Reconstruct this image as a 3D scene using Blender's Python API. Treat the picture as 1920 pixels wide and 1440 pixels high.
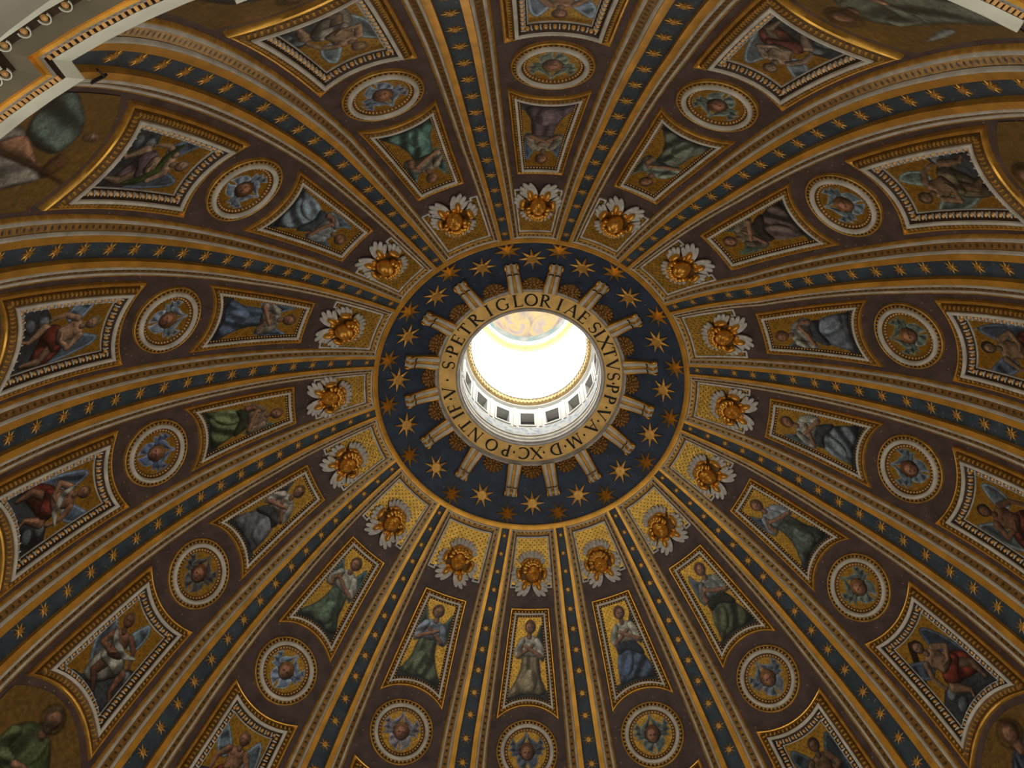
import bpy, bmesh, math, random
import numpy as np
from mathutils import Matrix, Vector

for o in list(bpy.data.objects):
    bpy.data.objects.remove(o, do_unlink=True)
scene = bpy.context.scene
COL = scene.collection
PI = math.pi
random.seed(7)
rng = np.random.RandomState(11)

# ------------------------------------------------------------------ camera
# the photographer stands on the gallery inside the drum, about a metre and a half from the dome's wall line
ROT = [[0.9997000427115141, -0.024474489467498143, -0.0009077267771688789],
       [0.022198641705609843, 0.9211509870503505, -0.388571845818196],
       [0.010346250964606755, 0.38843514055944944, 0.9214179815206056]]
cam = bpy.data.cameras.new('camera')
cam.sensor_width = 36.0
cam.lens = 1776.86 * 36.0 / 1920.0
cam.clip_end = 500
camo = bpy.data.objects.new('camera', cam)
COL.objects.link(camo)
m = Matrix.Identity(4)
for i in range(3):
    m[i][0] = ROT[0][i]
    m[i][1] = -ROT[1][i]
    m[i][2] = -ROT[2][i]
m[0][3], m[1][3], m[2][3] = -1.5718, -20.2533, 0.0
camo.matrix_world = m
scene.camera = camo

# ------------------------------------------------------------------ world, light levels, exposure
world = bpy.data.worlds.new('world')
scene.world = world
world.use_nodes = True
bg = world.node_tree.nodes['Background']
bg.inputs[0].default_value = (1.0, 0.93, 0.82, 1)
bg.inputs[1].default_value = 0.36
DRUM_WINDOW = 7.0       # daylight in the drum windows
LANTERN_WINDOW = 13.0   # daylight in the lantern windows
vs = scene.view_settings
vs.view_transform = 'Standard'
vs.look = 'None'
vs.exposure = 0.0
scene.cycles.max_bounces = 4
scene.cycles.diffuse_bounces = 2
scene.cycles.glossy_bounces = 2
scene.cycles.adaptive_threshold = 0.05
vs.gamma = 1.0
vs.use_curve_mapping = False

# ------------------------------------------------------------------ materials
MATS = {}


def lin(c):
    return tuple(((x / 12.92) if x <= 0.04045 else ((x + 0.055) / 1.055) ** 2.4) for x in c)


def mat(name, color, rough=0.6, metallic=0.0, vary=0.25, scale=3.0, spec=0.4, emit=None, bump=0.0, bscale=12.0, dark=0.0):
    """plain surface with procedural mottling"""
    mt = bpy.data.materials.new(name)
    mt.use_nodes = True
    nt = mt.node_tree
    b = nt.nodes['Principled BSDF']
    b.inputs['Roughness'].default_value = rough
    b.inputs['Metallic'].default_value = metallic
    b.inputs['Specular IOR Level'].default_value = spec
    tc = nt.nodes.new('ShaderNodeTexCoord')
    nz = nt.nodes.new('ShaderNodeTexNoise')
    nz.inputs['Scale'].default_value = scale
    nz.inputs['Detail'].default_value = 3
    nt.links.new(tc.outputs['Object'], nz.inputs['Vector'])
    mr = nt.nodes.new('ShaderNodeMapRange')
    mr.inputs[1].default_value = 0.3
    mr.inputs[2].default_value = 0.7
    mr.inputs[3].default_value = 1 - vary
    mr.inputs[4].default_value = 1 + vary
    nt.links.new(nz.outputs[0], mr.inputs[0])
    mx = nt.nodes.new('ShaderNodeVectorMath')
    mx.operation = 'SCALE'
    mx.inputs[0].default_value = color
    nt.links.new(mr.outputs[0], mx.inputs['Scale'])
    nt.links.new(mx.outputs[0], b.inputs['Base Color'])
    if bump:
        n2 = nt.nodes.new('ShaderNodeTexNoise')
        n2.inputs['Scale'].default_value = bscale
        nt.links.new(tc.outputs['Object'], n2.inputs['Vector'])
        bp = nt.nodes.new('ShaderNodeBump')
        bp.inputs['Strength'].default_value = bump
        bp.inputs['Distance'].default_value = 0.05
        nt.links.new(n2.outputs[0], bp.inputs['Height'])
        nt.links.new(bp.outputs[0], b.inputs['Normal'])
    if emit:
        b.inputs['Emission Color'].default_value = (*emit[0], 1)
        b.inputs['Emission Strength'].default_value = emit[1]
    MATS[name] = mt
    return mt


def speck_mat(name, base, speck, rough, scale, size, metallic_speck=0.6, vary=0.3, keep=0.5):
    """mosaic ground strewn with small gold or pale tesserae"""
    mt = mat(name, base, rough, 0.0, vary, 1.6, spec=0.35)
    nt = mt.node_tree
    b = nt.nodes['Principled BSDF']
    src = b.inputs['Base Color'].links[0].from_socket
    tc = nt.nodes['Texture Coordinate']
    vo = nt.nodes.new('ShaderNodeTexVoronoi')
    vo.inputs['Scale'].default_value = scale
    vo.inputs['Randomness'].default_value = 0.75
    nt.links.new(tc.outputs['Object'], vo.inputs['Vector'])
    lt = nt.nodes.new('ShaderNodeMath')
    lt.operation = 'LESS_THAN'
    lt.inputs[1].default_value = size
    nt.links.new(vo.outputs['Distance'], lt.inputs[0])
    sep = nt.nodes.new('ShaderNodeSeparateColor')
    nt.links.new(vo.outputs['Color'], sep.inputs[0])
    gt = nt.nodes.new('ShaderNodeMath')
    gt.operation = 'GREATER_THAN'
    gt.inputs[1].default_value = 1 - keep
    nt.links.new(sep.outputs[0], gt.inputs[0])
    ml = nt.nodes.new('ShaderNodeMath')
    ml.operation = 'MULTIPLY'
    nt.links.new(lt.outputs[0], ml.inputs[0])
    nt.links.new(gt.outputs[0], ml.inputs[1])
    mx = nt.nodes.new('ShaderNodeMix')
    mx.data_type = 'RGBA'
    nt.links.new(ml.outputs[0], mx.inputs[0])
    nt.links.new(src, mx.inputs[6])
    mx.inputs[7].default_value = (*speck, 1)
    nt.links.new(mx.outputs[2], b.inputs['Base Color'])
    return mt


def dot_mat(name, base, dot, rough, metallic, radius=0.17, vary=0.25):
    """gold mosaic with a regular sprinkle of dark tesserae, one per UV cell"""
    mt = mat(name, base, rough, metallic, vary, 4.0, spec=0.5, bump=0.35, bscale=9.0)
    nt = mt.node_tree
    b = nt.nodes['Principled BSDF']
    src = b.inputs['Base Color'].links[0].from_socket
    mask = dot_nodes(nt, radius)
    mx = nt.nodes.new('ShaderNodeMix')
    mx.data_type = 'RGBA'
    nt.links.new(mask, mx.inputs[0])
    nt.links.new(src, mx.inputs[6])
    mx.inputs[7].default_value = (*dot, 1)
    nt.links.new(mx.outputs[2], b.inputs['Base Color'])
    mm = nt.nodes.new('ShaderNodeMath')
    mm.operation = 'MULTIPLY_ADD'
    mm.inputs[1].default_value = -metallic
    mm.inputs[2].default_value = metallic
    nt.links.new(mask, mm.inputs[0])
    nt.links.new(mm.outputs[0], b.inputs['Metallic'])
    return mt


def dot_nodes(nt, radius):
    uv = nt.nodes.new('ShaderNodeUVMap')
    uv.uv_map = 'UVMap'
    nz = nt.nodes.new('ShaderNodeTexNoise')
    nz.inputs['Scale'].default_value = 1.3
    nt.links.new(uv.outputs[0], nz.inputs['Vector'])
    fr = nt.nodes.new('ShaderNodeVectorMath')
    fr.operation = 'FRACTION'
    nt.links.new(uv.outputs[0], fr.inputs[0])
    ds = nt.nodes.new('ShaderNodeVectorMath')
    ds.operation = 'DISTANCE'
    ds.inputs[1].default_value = (0.5, 0.5, 0)
    nt.links.new(fr.outputs[0], ds.inputs[0])
    th = nt.nodes.new('ShaderNodeMapRange')
    th.inputs[1].default_value = radius * 1.35
    th.inputs[2].default_value = radius * 0.65
    nt.links.new(ds.outputs['Value'], th.inputs[0])
    return th.outputs[0]


def paint_mat(name):
    """mosaic picture: colour attribute, alpha = gold ground"""
    mt = bpy.data.materials.new(name)
    mt.use_nodes = True
    nt = mt.node_tree
    b = nt.nodes['Principled BSDF']
    at = nt.nodes.new('ShaderNodeAttribute')
    at.attribute_name = 'Col'
    mask = dot_nodes(nt, 0.15)
    g = nt.nodes.new('ShaderNodeMath')
    g.operation = 'MULTIPLY'
    nt.links.new(mask, g.inputs[0])
    nt.links.new(at.outputs['Alpha'], g.inputs[1])
    tc = nt.nodes.new('ShaderNodeTexCoord')
    nz = nt.nodes.new('ShaderNodeTexNoise')
    nz.inputs['Scale'].default_value = 5
    nz.inputs['Detail'].default_value = 4
    nt.links.new(tc.outputs['Object'], nz.inputs['Vector'])
    mr = nt.nodes.new('ShaderNodeMapRange')
    mr.inputs[1].default_value = 0.3
    mr.inputs[2].default_value = 0.7
    mr.inputs[3].default_value = 0.72
    mr.inputs[4].default_value = 1.28
    nt.links.new(nz.outputs[0], mr.inputs[0])
    sc = nt.nodes.new('ShaderNodeVectorMath')
    sc.operation = 'SCALE'
    nt.links.new(at.outputs['Color'], sc.inputs[0])
    nt.links.new(mr.outputs[0], sc.inputs['Scale'])
    mx = nt.nodes.new('ShaderNodeMix')
    mx.data_type = 'RGBA'
    nt.links.new(g.outputs[0], mx.inputs[0])
    nt.links.new(sc.outputs[0], mx.inputs[6])
    mx.inputs[7].default_value = (0.10, 0.07, 0.012, 1)
    nt.links.new(mx.outputs[2], b.inputs['Base Color'])
    inv = nt.nodes.new('ShaderNodeMath')
    inv.operation = 'SUBTRACT'
    nt.links.new(at.outputs['Alpha'], inv.inputs[0])
    nt.links.new(g.outputs[0], inv.inputs[1])
    m2 = nt.nodes.new('ShaderNodeMath')
    m2.operation = 'MULTIPLY'
    m2.inputs[1].default_value = 0.95
    nt.links.new(inv.outputs[0], m2.inputs[0])
    nt.links.new(m2.outputs[0], b.inputs['Metallic'])
    b.inputs['Roughness'].default_value = 0.38
    b.inputs['Specular IOR Level'].default_value = 0.3
    bp = nt.nodes.new('ShaderNodeBump')
    bp.inputs['Strength'].default_value = 0.3
    bp.inputs['Distance'].default_value = 0.04
    nt.links.new(nz.outputs[0], bp.inputs['Height'])
    nt.links.new(bp.outputs[0], b.inputs['Normal'])
    MATS[name] = mt
    return mt


mat('gilt_band', (0.80, 0.41, 0.065), 0.36, 0.62, 0.22, 1.2, bump=0.15)
mat('gilt', (0.85, 0.47, 0.09), 0.33, 0.75, 0.2, 3.0)
mat('gilt_dull', (0.55, 0.30, 0.06), 0.5, 0.5, 0.3, 3.0)
mat('star_gold', (0.66, 0.36, 0.085), 0.42, 0.7, 0.2, 4.0)
mat('cherub_gold', (0.85, 0.44, 0.08), 0.34, 0.8, 0.25, 4.0)
mat('rosette_gold', (0.32, 0.16, 0.04), 0.45, 0.4, 0.4, 5.0)
mat('stucco_white', (0.61, 0.57, 0.49), 0.55, 0, 0.2, 1.5, bump=0.15)
mat('stucco_grey', (0.46, 0.43, 0.39), 0.55, 0, 0.25, 1.5)
mat('feather', (0.58, 0.56, 0.52), 0.6, 0, 0.25, 4.0)
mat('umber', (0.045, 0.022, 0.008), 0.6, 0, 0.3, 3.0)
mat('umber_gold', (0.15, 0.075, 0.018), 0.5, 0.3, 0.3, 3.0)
mat('egg_gold', (0.80, 0.45, 0.16), 0.4, 0.35, 0.2, 3.0)
mat('ink', (0.012, 0.008, 0.006), 0.6, 0, 0.2, 3.0)
mat('inscription_gold', (0.98, 0.61, 0.18), 0.5, 0.0, 0.22, 1.6, bump=0.1)
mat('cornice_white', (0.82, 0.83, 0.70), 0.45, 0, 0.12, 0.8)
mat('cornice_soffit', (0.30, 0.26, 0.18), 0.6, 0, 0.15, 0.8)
mat('iron', (0.02, 0.02, 0.02), 0.5, 0.2, 0.1, 3.0)
speck_mat('brown_mosaic', (0.088, 0.056, 0.050), (0.30, 0.19, 0.09), 0.5, 3.4, 0.13, keep=0.55)
speck_mat('blue_mosaic', (0.044, 0.066, 0.088), (0.20, 0.20, 0.17), 0.5, 4.2, 0.14, keep=0.4)
speck_mat('navy_mosaic', (0.028, 0.046, 0.082), (0.20, 0.20, 0.18), 0.5, 3.0, 0.10, keep=0.4)
dot_mat('gold_mosaic', (0.60, 0.36, 0.07), (0.05, 0.035, 0.01), 0.36, 0.95)
dot_mat('dotted_gold', (0.46, 0.27, 0.085), (0.05, 0.03, 0.01), 0.38, 0.95, radius=0.2)
paint_mat('mosaic_picture')
mat('lantern_white', (0.78, 0.77, 0.72), 0.7, 0, 0.05, 1.0)
mat('lantern_gold', (0.60, 0.42, 0.18), 0.6, 0.1, 0.3, 3.0)
mat('lantern_recess', (0.16, 0.17, 0.18), 0.7, 0, 0.2, 1.0)
mat('drum_plaster', (0.45, 0.42, 0.36), 0.7, 0, 0.15, 0.5)
mat('marble', (0.40, 0.36, 0.31), 0.4, 0, 0.25, 0.4)
mat('drum_daylight', (0.8, 0.8, 0.8), 0.5, 0, 0.02, 1.0, emit=((1.0, 0.95, 0.86), DRUM_WINDOW))
mat('lantern_daylight', (0.8, 0.8, 0.8), 0.5, 0, 0.02, 1.0, emit=((1.0, 0.98, 0.95), LANTERN_WINDOW))


def cloud_mat(name, stops, scale):
    mt = bpy.data.materials.new(name)
    mt.use_nodes = True
    nt = mt.node_tree
    b = nt.nodes['Principled BSDF']
    b.inputs['Roughness'].default_value = 0.8
    tc = nt.nodes.new('ShaderNodeTexCoord')
    nz = nt.nodes.new('ShaderNodeTexNoise')
    nz.inputs['Scale'].default_value = scale
    nz.inputs['Detail'].default_value = 5
    nz.inputs['Distortion'].default_value = 0.8
    nt.links.new(tc.outputs['Object'], nz.inputs['Vector'])
    cr = nt.nodes.new('ShaderNodeValToRGB')
    els = cr.color_ramp.elements
    els[0].position, els[0].color = stops[0][0], (*stops[0][1], 1)
    els[1].position, els[1].color = stops[-1][0], (*stops[-1][1], 1)
    for p, c in stops[1:-1]:
        e = els.new(p)
        e.color = (*c, 1)
    nt.links.new(nz.outputs[0], cr.inputs[0])
    nt.links.new(cr.outputs[0], b.inputs['Base Color'])
    MATS[name] = mt


cloud_mat('fresco', [(0.32, (0.24, 0.20, 0.19)), (0.42, (0.34, 0.28, 0.22)), (0.52, (0.48, 0.36, 0.15)), (0.60, (0.36, 0.31, 0.29)), (0.70, (0.28, 0.20, 0.18))], 0.75)
cloud_mat('fresco_sky', [(0.35, (0.16, 0.25, 0.27)), (0.50, (0.24, 0.31, 0.31)), (0.65, (0.38, 0.38, 0.36))], 0.9)
cloud_mat('painted_frieze', [(0.40, (0.70, 0.70, 0.66)), (0.52, (0.60, 0.64, 0.68)), (0.60, (0.30, 0.40, 0.52)), (0.68, (0.68, 0.62, 0.45))], 3.0)

# ------------------------------------------------------------------ mesh helpers


def tag(o, label=None, cat=None, group=None, kind=None):
    if label:
        o['label'] = label
    if cat:
        o['category'] = cat
    if group:
        o['group'] = group
    if kind:
        o['kind'] = kind
    return o


def link(name, me, parent=None):
    o = bpy.data.objects.new(name, me)
    COL.objects.link(o)
    if parent is not None:
        o.parent = parent
    return o


def empty(name, label, cat, group=None, loc=None):
    o = bpy.data.objects.new(name, None)
    COL.objects.link(o)
    o.empty_display_size = 0.2
    return tag(o, label, cat, group)


class MB:
    """collects vertices and faces, linked as one mesh object"""

    def __init__(s):
        s.v = []
        s.f = []
        s.n = 0
        s.uv = None

    def add(s, verts, faces):
        verts = np.asarray(verts, float).reshape(-1, 3)
        s.v.append(verts)
        s.f.extend([tuple(i + s.n for i in f) for f in faces])
        s.n += len(verts)

    def grid(s, P, closed=False):
        """P[a, b, 3]; b runs along, closed joins the ends of b"""
        a, b = P.shape[:2]
        F = []
        for i in range(a - 1):
            for j in range(b if closed else b - 1):
                j2 = (j + 1) % b
                F.append((i * b + j, i * b + j2, (i + 1) * b + j2, (i + 1) * b + j))
        s.add(P.reshape(-1, 3), F)

    def box8(s, c):
        """c: eight corners, bottom loop then top loop"""
        s.add(c, [(0, 3, 2, 1), (4, 5, 6, 7), (0, 1, 5, 4), (1, 2, 6, 5), (2, 3, 7, 6), (3, 0, 4, 7)])

    def build(s, name, material, parent=None, smooth=True):
        me = bpy.data.meshes.new(name)
        me.from_pydata(np.concatenate(s.v).tolist(), [], s.f)
        me.materials.append(MATS[material])
        if smooth:
            me.polygons.foreach_set('use_smooth', [True] * len(me.polygons))
            me.set_sharp_from_angle(angle=0.7)
        me.update()
        return link(name, me, parent)


def grid_object(name, P, material, parent=None, uv=None, col=None, smooth=True):
    a, b = P.shape[:2]
    idx = np.arange(a * b).reshape(a, b)
    q = np.stack([idx[:-1, :-1], idx[:-1, 1:], idx[1:, 1:], idx[1:, :-1]], -1).reshape(-1, 4)
    me = bpy.data.meshes.new(name)
    me.vertices.add(a * b)
    me.vertices.foreach_set('co', P.reshape(-1).astype(np.float32))
    me.loops.add(q.size)
    me.loops.foreach_set('vertex_index', q.reshape(-1).astype(np.int32))
    me.polygons.add(len(q))
    me.polygons.foreach_set('loop_start', (np.arange(len(q)) * 4).astype(np.int32))
    me.update(calc_edges=True)
    if smooth:
        me.polygons.foreach_set('use_smooth', np.ones(len(q), bool))
    if uv is not None:
        ul = me.uv_layers.new(name='UVMap')
        ul.data.foreach_set('uv', uv.reshape(-1, 2)[q.reshape(-1)].reshape(-1).astype(np.float32))
    if col is not None:
        ca = me.color_attributes.new('Col', 'FLOAT_COLOR', 'POINT')
        ca.data.foreach_set('color', col.reshape(-1).astype(np.float32))
    me.materials.append(MATS[material])
    me.validate()
    return link(name, me, parent)


# ------------------------------------------------------------------ the dome's own coordinates
RC, HC, AR = -4.3726, 23.5495, 26.6904      # profile: an arc struck from beyond the axis (pointed vault)
M_DEG = AR * PI / 180                       # metres along the profile per degree
# where each rib really runs: (profile angle, azimuth error in degrees), the old masonry is not quite regular
RIBS = {0: [(36, -.82), (48.7, -1.66), (61, -3.28)], 1: [(36.7, -.37), (50.7, -.09), (61, .23)], 2: [(24.9, -.11), (43.4, .71), (61, 2.16)],
        3: [(21.9, .15), (32.8, .54), (47.8, 1.17), (61, 2.31)], 4: [(24, -.32), (43, -.45), (61, -.45)], 5: [(27, -.62), (43, -.61), (61, .17)],
        6: [(16.6, -.02), (25.2, .12), (38.7, .37), (61, -.98)], 7: [(30.4, .59), (46.3, .3), (61, .92)], 8: [(29.9, .62), (43.4, -.02), (61, -1.9)],
        9: [(14.5, .69), (28.3, .2), (45, -.2), (61, -2.1)], 10: [(26.4, .33), (34.3, .63), (50.5, .65), (61, -1.9)], 11: [(27.9, -.14), (38, .07), (50.7, .42), (61, .63)],
        12: [(24.9, -.56), (32.7, -.35), (42.2, -.08), (52.5, -.22), (61, .49)], 13: [(22.6, -.67), (32.9, -.52), (44.6, -.61), (61, -.78)],
        14: [(30.4, -.46), (40.2, -.38), (51, -.25), (61, -.66)], 15: [(34.9, -.37), (50.9, -.63), (61, -1.58)]}


def ribaz(j, ell):
    """azimuth (in compartments) of rib j, which stands between compartments j and j+1"""
    wrap = math.floor(j / 16) * 16
    tb = RIBS[j % 16]
    return wrap + (j % 16) + 0.5 + np.interp(ell, [a for a, _ in tb], [b for _, b in tb]) / 22.5


def arc_r(ell):
    return RC + AR * np.cos(np.radians(ell))


def dome(azk, ell, off=0.0):
    azk, ell, off = np.broadcast_arrays(np.asarray(azk, float), np.asarray(ell, float), np.asarray(off, float))
    e = np.radians(ell)
    r = RC + (AR - off) * np.cos(e)
    h = HC + (AR - off) * np.sin(e)
    a = PI / 2 + azk * PI / 8
    return np.stack([r * np.cos(a), r * np.sin(a), h], -1)


def comp(k, u, ell, off=0.0):
    """compartment k: u metres to the right of its middle line (seen from inside, oculus up)"""
    u, ell = np.asarray(u, float), np.asarray(ell, float)
    tau = -u / (arc_r(ell) * PI / 8)
    a, b = ribaz(k - 1, ell), ribaz(k, ell)
    return dome(a + (b - a) * (tau + 0.5), ell, off)


def frame_at(P, Pup, Pin, scale=1.0, turn=0.0):
    """matrix of a piece fixed to the vault: origin P, local Y towards Pup, local Z towards Pin"""
    P, y, z = Vector(P), Vector(Pup) - Vector(P), Vector(Pin) - Vector(P)
    z.normalize()
    y = (y - z * y.dot(z)).normalized()
    x = y.cross(z)
    R = Matrix((x, y, z)).transposed()
    return Matrix.Translation(P) @ (R @ Matrix.Rotation(turn, 3, 'Z')).to_4x4() @ Matrix.Scale(scale, 4)


def collar(azk, r, off=0.0):
    """the blue ring between ribs and lantern: a shallow cone"""
    azk, r, off = np.broadcast_arrays(np.asarray(azk, float), np.asarray(r, float), np.asarray(off, float))
    h = 47.0 + (8.5 - r) * 0.553
    rr = r - 0.484 * off
    h = h - 0.875 * off
    a = PI / 2 + azk * PI / 8
    return np.stack([rr * np.cos(a), rr * np.sin(a), h], -1)


CLOCK = ["six o'clock", 'quarter to seven', 'half past seven', 'quarter past eight', "nine o'clock", 'quarter to ten', 'half past ten', 'quarter past eleven',
         "twelve o'clock", 'quarter to one', 'half past one', 'quarter past two', "three o'clock", 'quarter to four', 'half past four', 'quarter past five']

# ------------------------------------------------------------------ the setting
# dome shell of brown-violet mosaic
azs = np.linspace(0, 16, 193)
ells = np.linspace(61.4, -1.0, 80)
P = dome(azs[None, :], ells[:, None], 0.0)
ceiling = grid_object('ceiling', P, 'brown_mosaic')
tag(ceiling, 'brown violet mosaic vault of the great dome between the ribs', kind='structure')
# blue collar around the oculus
P = collar(azs[None, :], np.linspace(8.52, 5.2, 14)[:, None], 0.0)
o = grid_object('oculus_collar', P, 'navy_mosaic', ceiling)
# gilt line closing the collar
b = MB()
sec = [(61.62, 0.0), (61.60, 0.14), (61.40, 0.17), (60.95, 0.17), (60.93, 0.0)]
P = np.stack([dome(azs, np.full_like(azs, e), np.full_like(azs, f)) for e, f in sec])
b.grid(P)
b.build('collar_border', 'gilt_band', ceiling)

# drum below the dome: wall, gallery floor and sixteen daylight windows (all below the picture)
b = MB()
P = np.stack([np.stack([22.9 * np.cos(PI / 2 + azs * PI / 8), 22.9 * np.sin(PI / 2 + azs * PI / 8), np.full_like(azs, h)], -1) for h in (-2.2, 5, 12, 24.0)])
b.grid(P)
tag(b.build('drum_wall', 'drum_plaster'), 'pale plaster drum wall carrying the dome', kind='structure')
b = MB()
P = np.stack([np.stack([r * np.cos(PI / 2 + azs * PI / 8), r * np.sin(PI / 2 + azs * PI / 8), np.full_like(azs, h)], -1) for r, h in ((22.9, -1.65), (19.2, -1.65), (19.2, -2.2), (22.9, -2.2))])
b.grid(P)
tag(b.build('floor', 'marble'), 'marble gallery walk around the foot of the drum', kind='structure')
for k in range(16):
    ce, si = math.cos(PI / 2 + k * PI / 8), math.sin(PI / 2 + k * PI / 8)

    def wp(u, h, r=22.55):
        return (r * ce - u * si, r * si + u * ce, h)
    W, h0, h1 = 1.75, 4.0, 11.0
    w = empty('window_%d' % (k + 1), 'tall daylight window of the drum below ' + CLOCK[k], None)
    w['kind'] = 'structure'
    b = MB()
    b.add([wp(-W, h0), wp(W, h0), wp(W, h1), wp(-W, h1)], [(0, 1, 2, 3)])
    b.build('pane', 'drum_daylight', w, smooth=False)
    b = MB()
    for (ua, ub, ha, hb) in ((-W - .35, -W, h0 - .3, h1 + .3), (W, W + .35, h0 - .3, h1 + .3), (-W, W, h1, h1 + .3), (-W, W, h0 - .3, h0), (-.08, .08, h0, h1), (-W, W, 6.3, 6.46), (-W, W, 8.7, 8.86)):
        b.box8([wp(ua, ha, 22.88), wp(ub, ha, 22.88), wp(ub, hb, 22.88), wp(ua, hb, 22.88), wp(ua, ha, 22.42), wp(ub, ha, 22.42), wp(ub, hb, 22.42), wp(ua, hb, 22.42)])
    b.build('window_frame', 'stucco_white', w, smooth=False)

# cornice at the springing: it breaks back under the ribs and forward under the pictures
CH = 23.5
# (from, to, radius of the lip) along the azimuth; the stretches over the two upper corners of the view are measured
CORN = [(4.6, 5.55, 22.1, 22.1), (5.55, 6.535, 21.95, 21.38), (6.535, 7.03, 21.85, 21.58), (7.03, 7.75, 21.2, 21.15), (7.75, 8.25, 21.5, 21.5), (8.25, 9.23, 21.35, 22.03),
        (9.23, 9.75, 22.45, 22.45), (9.75, 10.75, 22.0, 22.1), (10.75, 11.25, 22.5, 22.5)]
a = 11.25
while a < 20.6 - 1e-6:
    n = min(a + 0.62, 20.6)
    CORN.append((a, n, 22.1, 22.1))
    a = n
    if a >= 20.6 - 1e-6:
        break
    n = min(a + 0.38, 20.6)
    CORN.append((a, n, 22.45, 22.45))
    a = n
# cornice profile from the lip outwards and down: (run, drop, material)
PROF = [[(0.0, 0.06), (0.0, 0.0), (0.02, -0.03), (0.05, -0.10), (0.11, -0.22), (0.16, -0.30), (0.20, -0.34)],
        [(0.20, -0.34), (0.27, -0.36), (0.30, -0.44)],
        [(0.30, -0.44), (0.36, -0.46), (0.36, -0.52)],
        [(0.36, -0.52), (0.44, -0.56), (0.46, -0.74)],
        [(0.46, -0.74), (0.88, -0.70)],
        [(0.88, -0.70), (0.92, -0.74), (1.02, -0.92)],
        [(1.02, -0.92), (1.10, -0.98), (1.22, -1.10), (1.38, -1.42), (1.50, -1.60)]]
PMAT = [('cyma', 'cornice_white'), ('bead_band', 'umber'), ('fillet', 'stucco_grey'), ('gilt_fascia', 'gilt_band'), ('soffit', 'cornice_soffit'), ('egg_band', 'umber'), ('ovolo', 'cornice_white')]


def cpt(azk, r, h):
    a = PI / 2 + azk * PI / 8
    return np.array([r * math.cos(a), r * math.sin(a), h])


cn = 0
for ci, (a0, a1, r0, r1) in enumerate(CORN):
    cn += 1
    seg = empty('trim_%d' % cn, None, None)
    tag(seg, 'stretch of the white and gilt cornice under the dome', kind='structure')
    ns = max(3, int((a1 - a0) * 10) + 1)
    rn = CORN[(ci + 1) % len(CORN)][2]
    tr = np.linspace(r0, r1, ns)
    rp = CORN[ci - 1][3]
    s0 = 0 if abs(r0 - rp) < .05 else (-1 if r0 > rp else 1)
    s1 = 0 if abs(rn - r1) < .05 else (-1 if rn > r1 else 1)

    def span(dr):
        q = dr / (21.8 * PI / 8)
        return np.linspace(a0 + s0 * q, a1 + s1 * q, ns)
    ta = span(0.0)
    for prof, (nm, mtl) in zip(PROF, PMAT):
        b = MB()
        P = np.array([[cpt(aa, rr + dr, CH + dz) for aa, rr in zip(span(dr), tr)] for dr, dz in prof])
        b.grid(P)
        # the return where this stretch meets the next one
        if s1:
            Q = []
            for dr, dz in prof:
                sh = s1 * dr / (21.8 * PI / 8)
                Q.append([cpt(a1 + sh, r1 + dr, CH + dz), cpt(a1 + sh, rn + dr, CH + dz)])
            b.grid(np.array(Q))
        b.build(nm, mtl, seg)
    # covering slab from the lip back to the vault
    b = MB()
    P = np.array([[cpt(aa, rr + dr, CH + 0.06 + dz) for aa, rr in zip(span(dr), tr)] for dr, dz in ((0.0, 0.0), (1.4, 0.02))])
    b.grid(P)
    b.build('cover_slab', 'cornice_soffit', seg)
    # bead row and egg row
    length = (a1 - a0) * 21.8 * PI / 8
    bb, be, bd = MB(), MB(), MB()
    for i in range(int(length / 0.15)):
        t = (i + 0.5) / int(length / 0.15)
        sp_ = span(0.26)
        aa, rr = sp_[0] + (sp_[-1] - sp_[0]) * t, r0 + (r1 - r0) * t
        da = 0.045 / (21.8 * PI / 8)
        c = [cpt(aa + s * da, rr + dr, CH + dz) for dz, dr in ((-0.37, 0.20), (-0.43, 0.31)) for s in (-1, 1)]
        c2 = [p + np.array([0, 0, -0.05]) for p in c]
        bb.box8([c[0], c[1], c[3], c[2], c2[0], c2[1], c2[3], c2[2]])
    bo = bb.build('bead_row', 'egg_gold', seg)
    bo['kind'] = 'stuff'
    ne = max(1, int(length / 0.36))
    for i in range(ne):
        t = (i + 0.5) / ne
        sp_ = span(0.95)
        aa, rr = sp_[0] + (sp_[-1] - sp_[0]) * t, r0 + (r1 - r0) * t
        c = cpt(aa, rr + 0.95, CH - 0.82)
        rad = c.copy()
        rad[2] = 0
        rad /= np.linalg.norm(rad)
        tan = np.array([-rad[1], rad[0], 0])
        dn = np.array([0, 0, -1.0]) - 0.8 * rad
        dn /= np.linalg.norm(dn)
        up = np.cross(dn, tan)
        th = np.linspace(0, 2 * PI, 9)[:-1]
        ph = np.linspace(0, PI / 2, 4)
        G = np.array([[c + tan * 0.085 * math.cos(x) * math.cos(y) + up * 0.11 * math.sin(x) * math.cos(y) + dn * 0.10 * math.sin(y) for x in th] for y in ph])
        be.grid(G, closed=True)
        th = np.linspace(-0.35, PI + 0.35, 9)
        G = np.array([[c + tan * q * math.cos(x) + up * (q + .02) * math.sin(-x) + dn * z for x in th] for q, z in ((0.12, 0.0), (0.12, 0.07), (0.15, 0.07), (0.15, 0.0))])
        bd.grid(G)
    eo = be.build('egg_row', 'egg_gold', seg)
    eo['kind'] = 'stuff'
    do = bd.build('shell_row', 'cornice_white', seg)
    do['kind'] = 'stuff'

# ------------------------------------------------------------------ lantern above the oculus
RL = 3.95


def lp(azk, r, h):
    a = PI / 2 + azk * PI / 8
    return (r * math.cos(a), r * math.sin(a), h)


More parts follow.
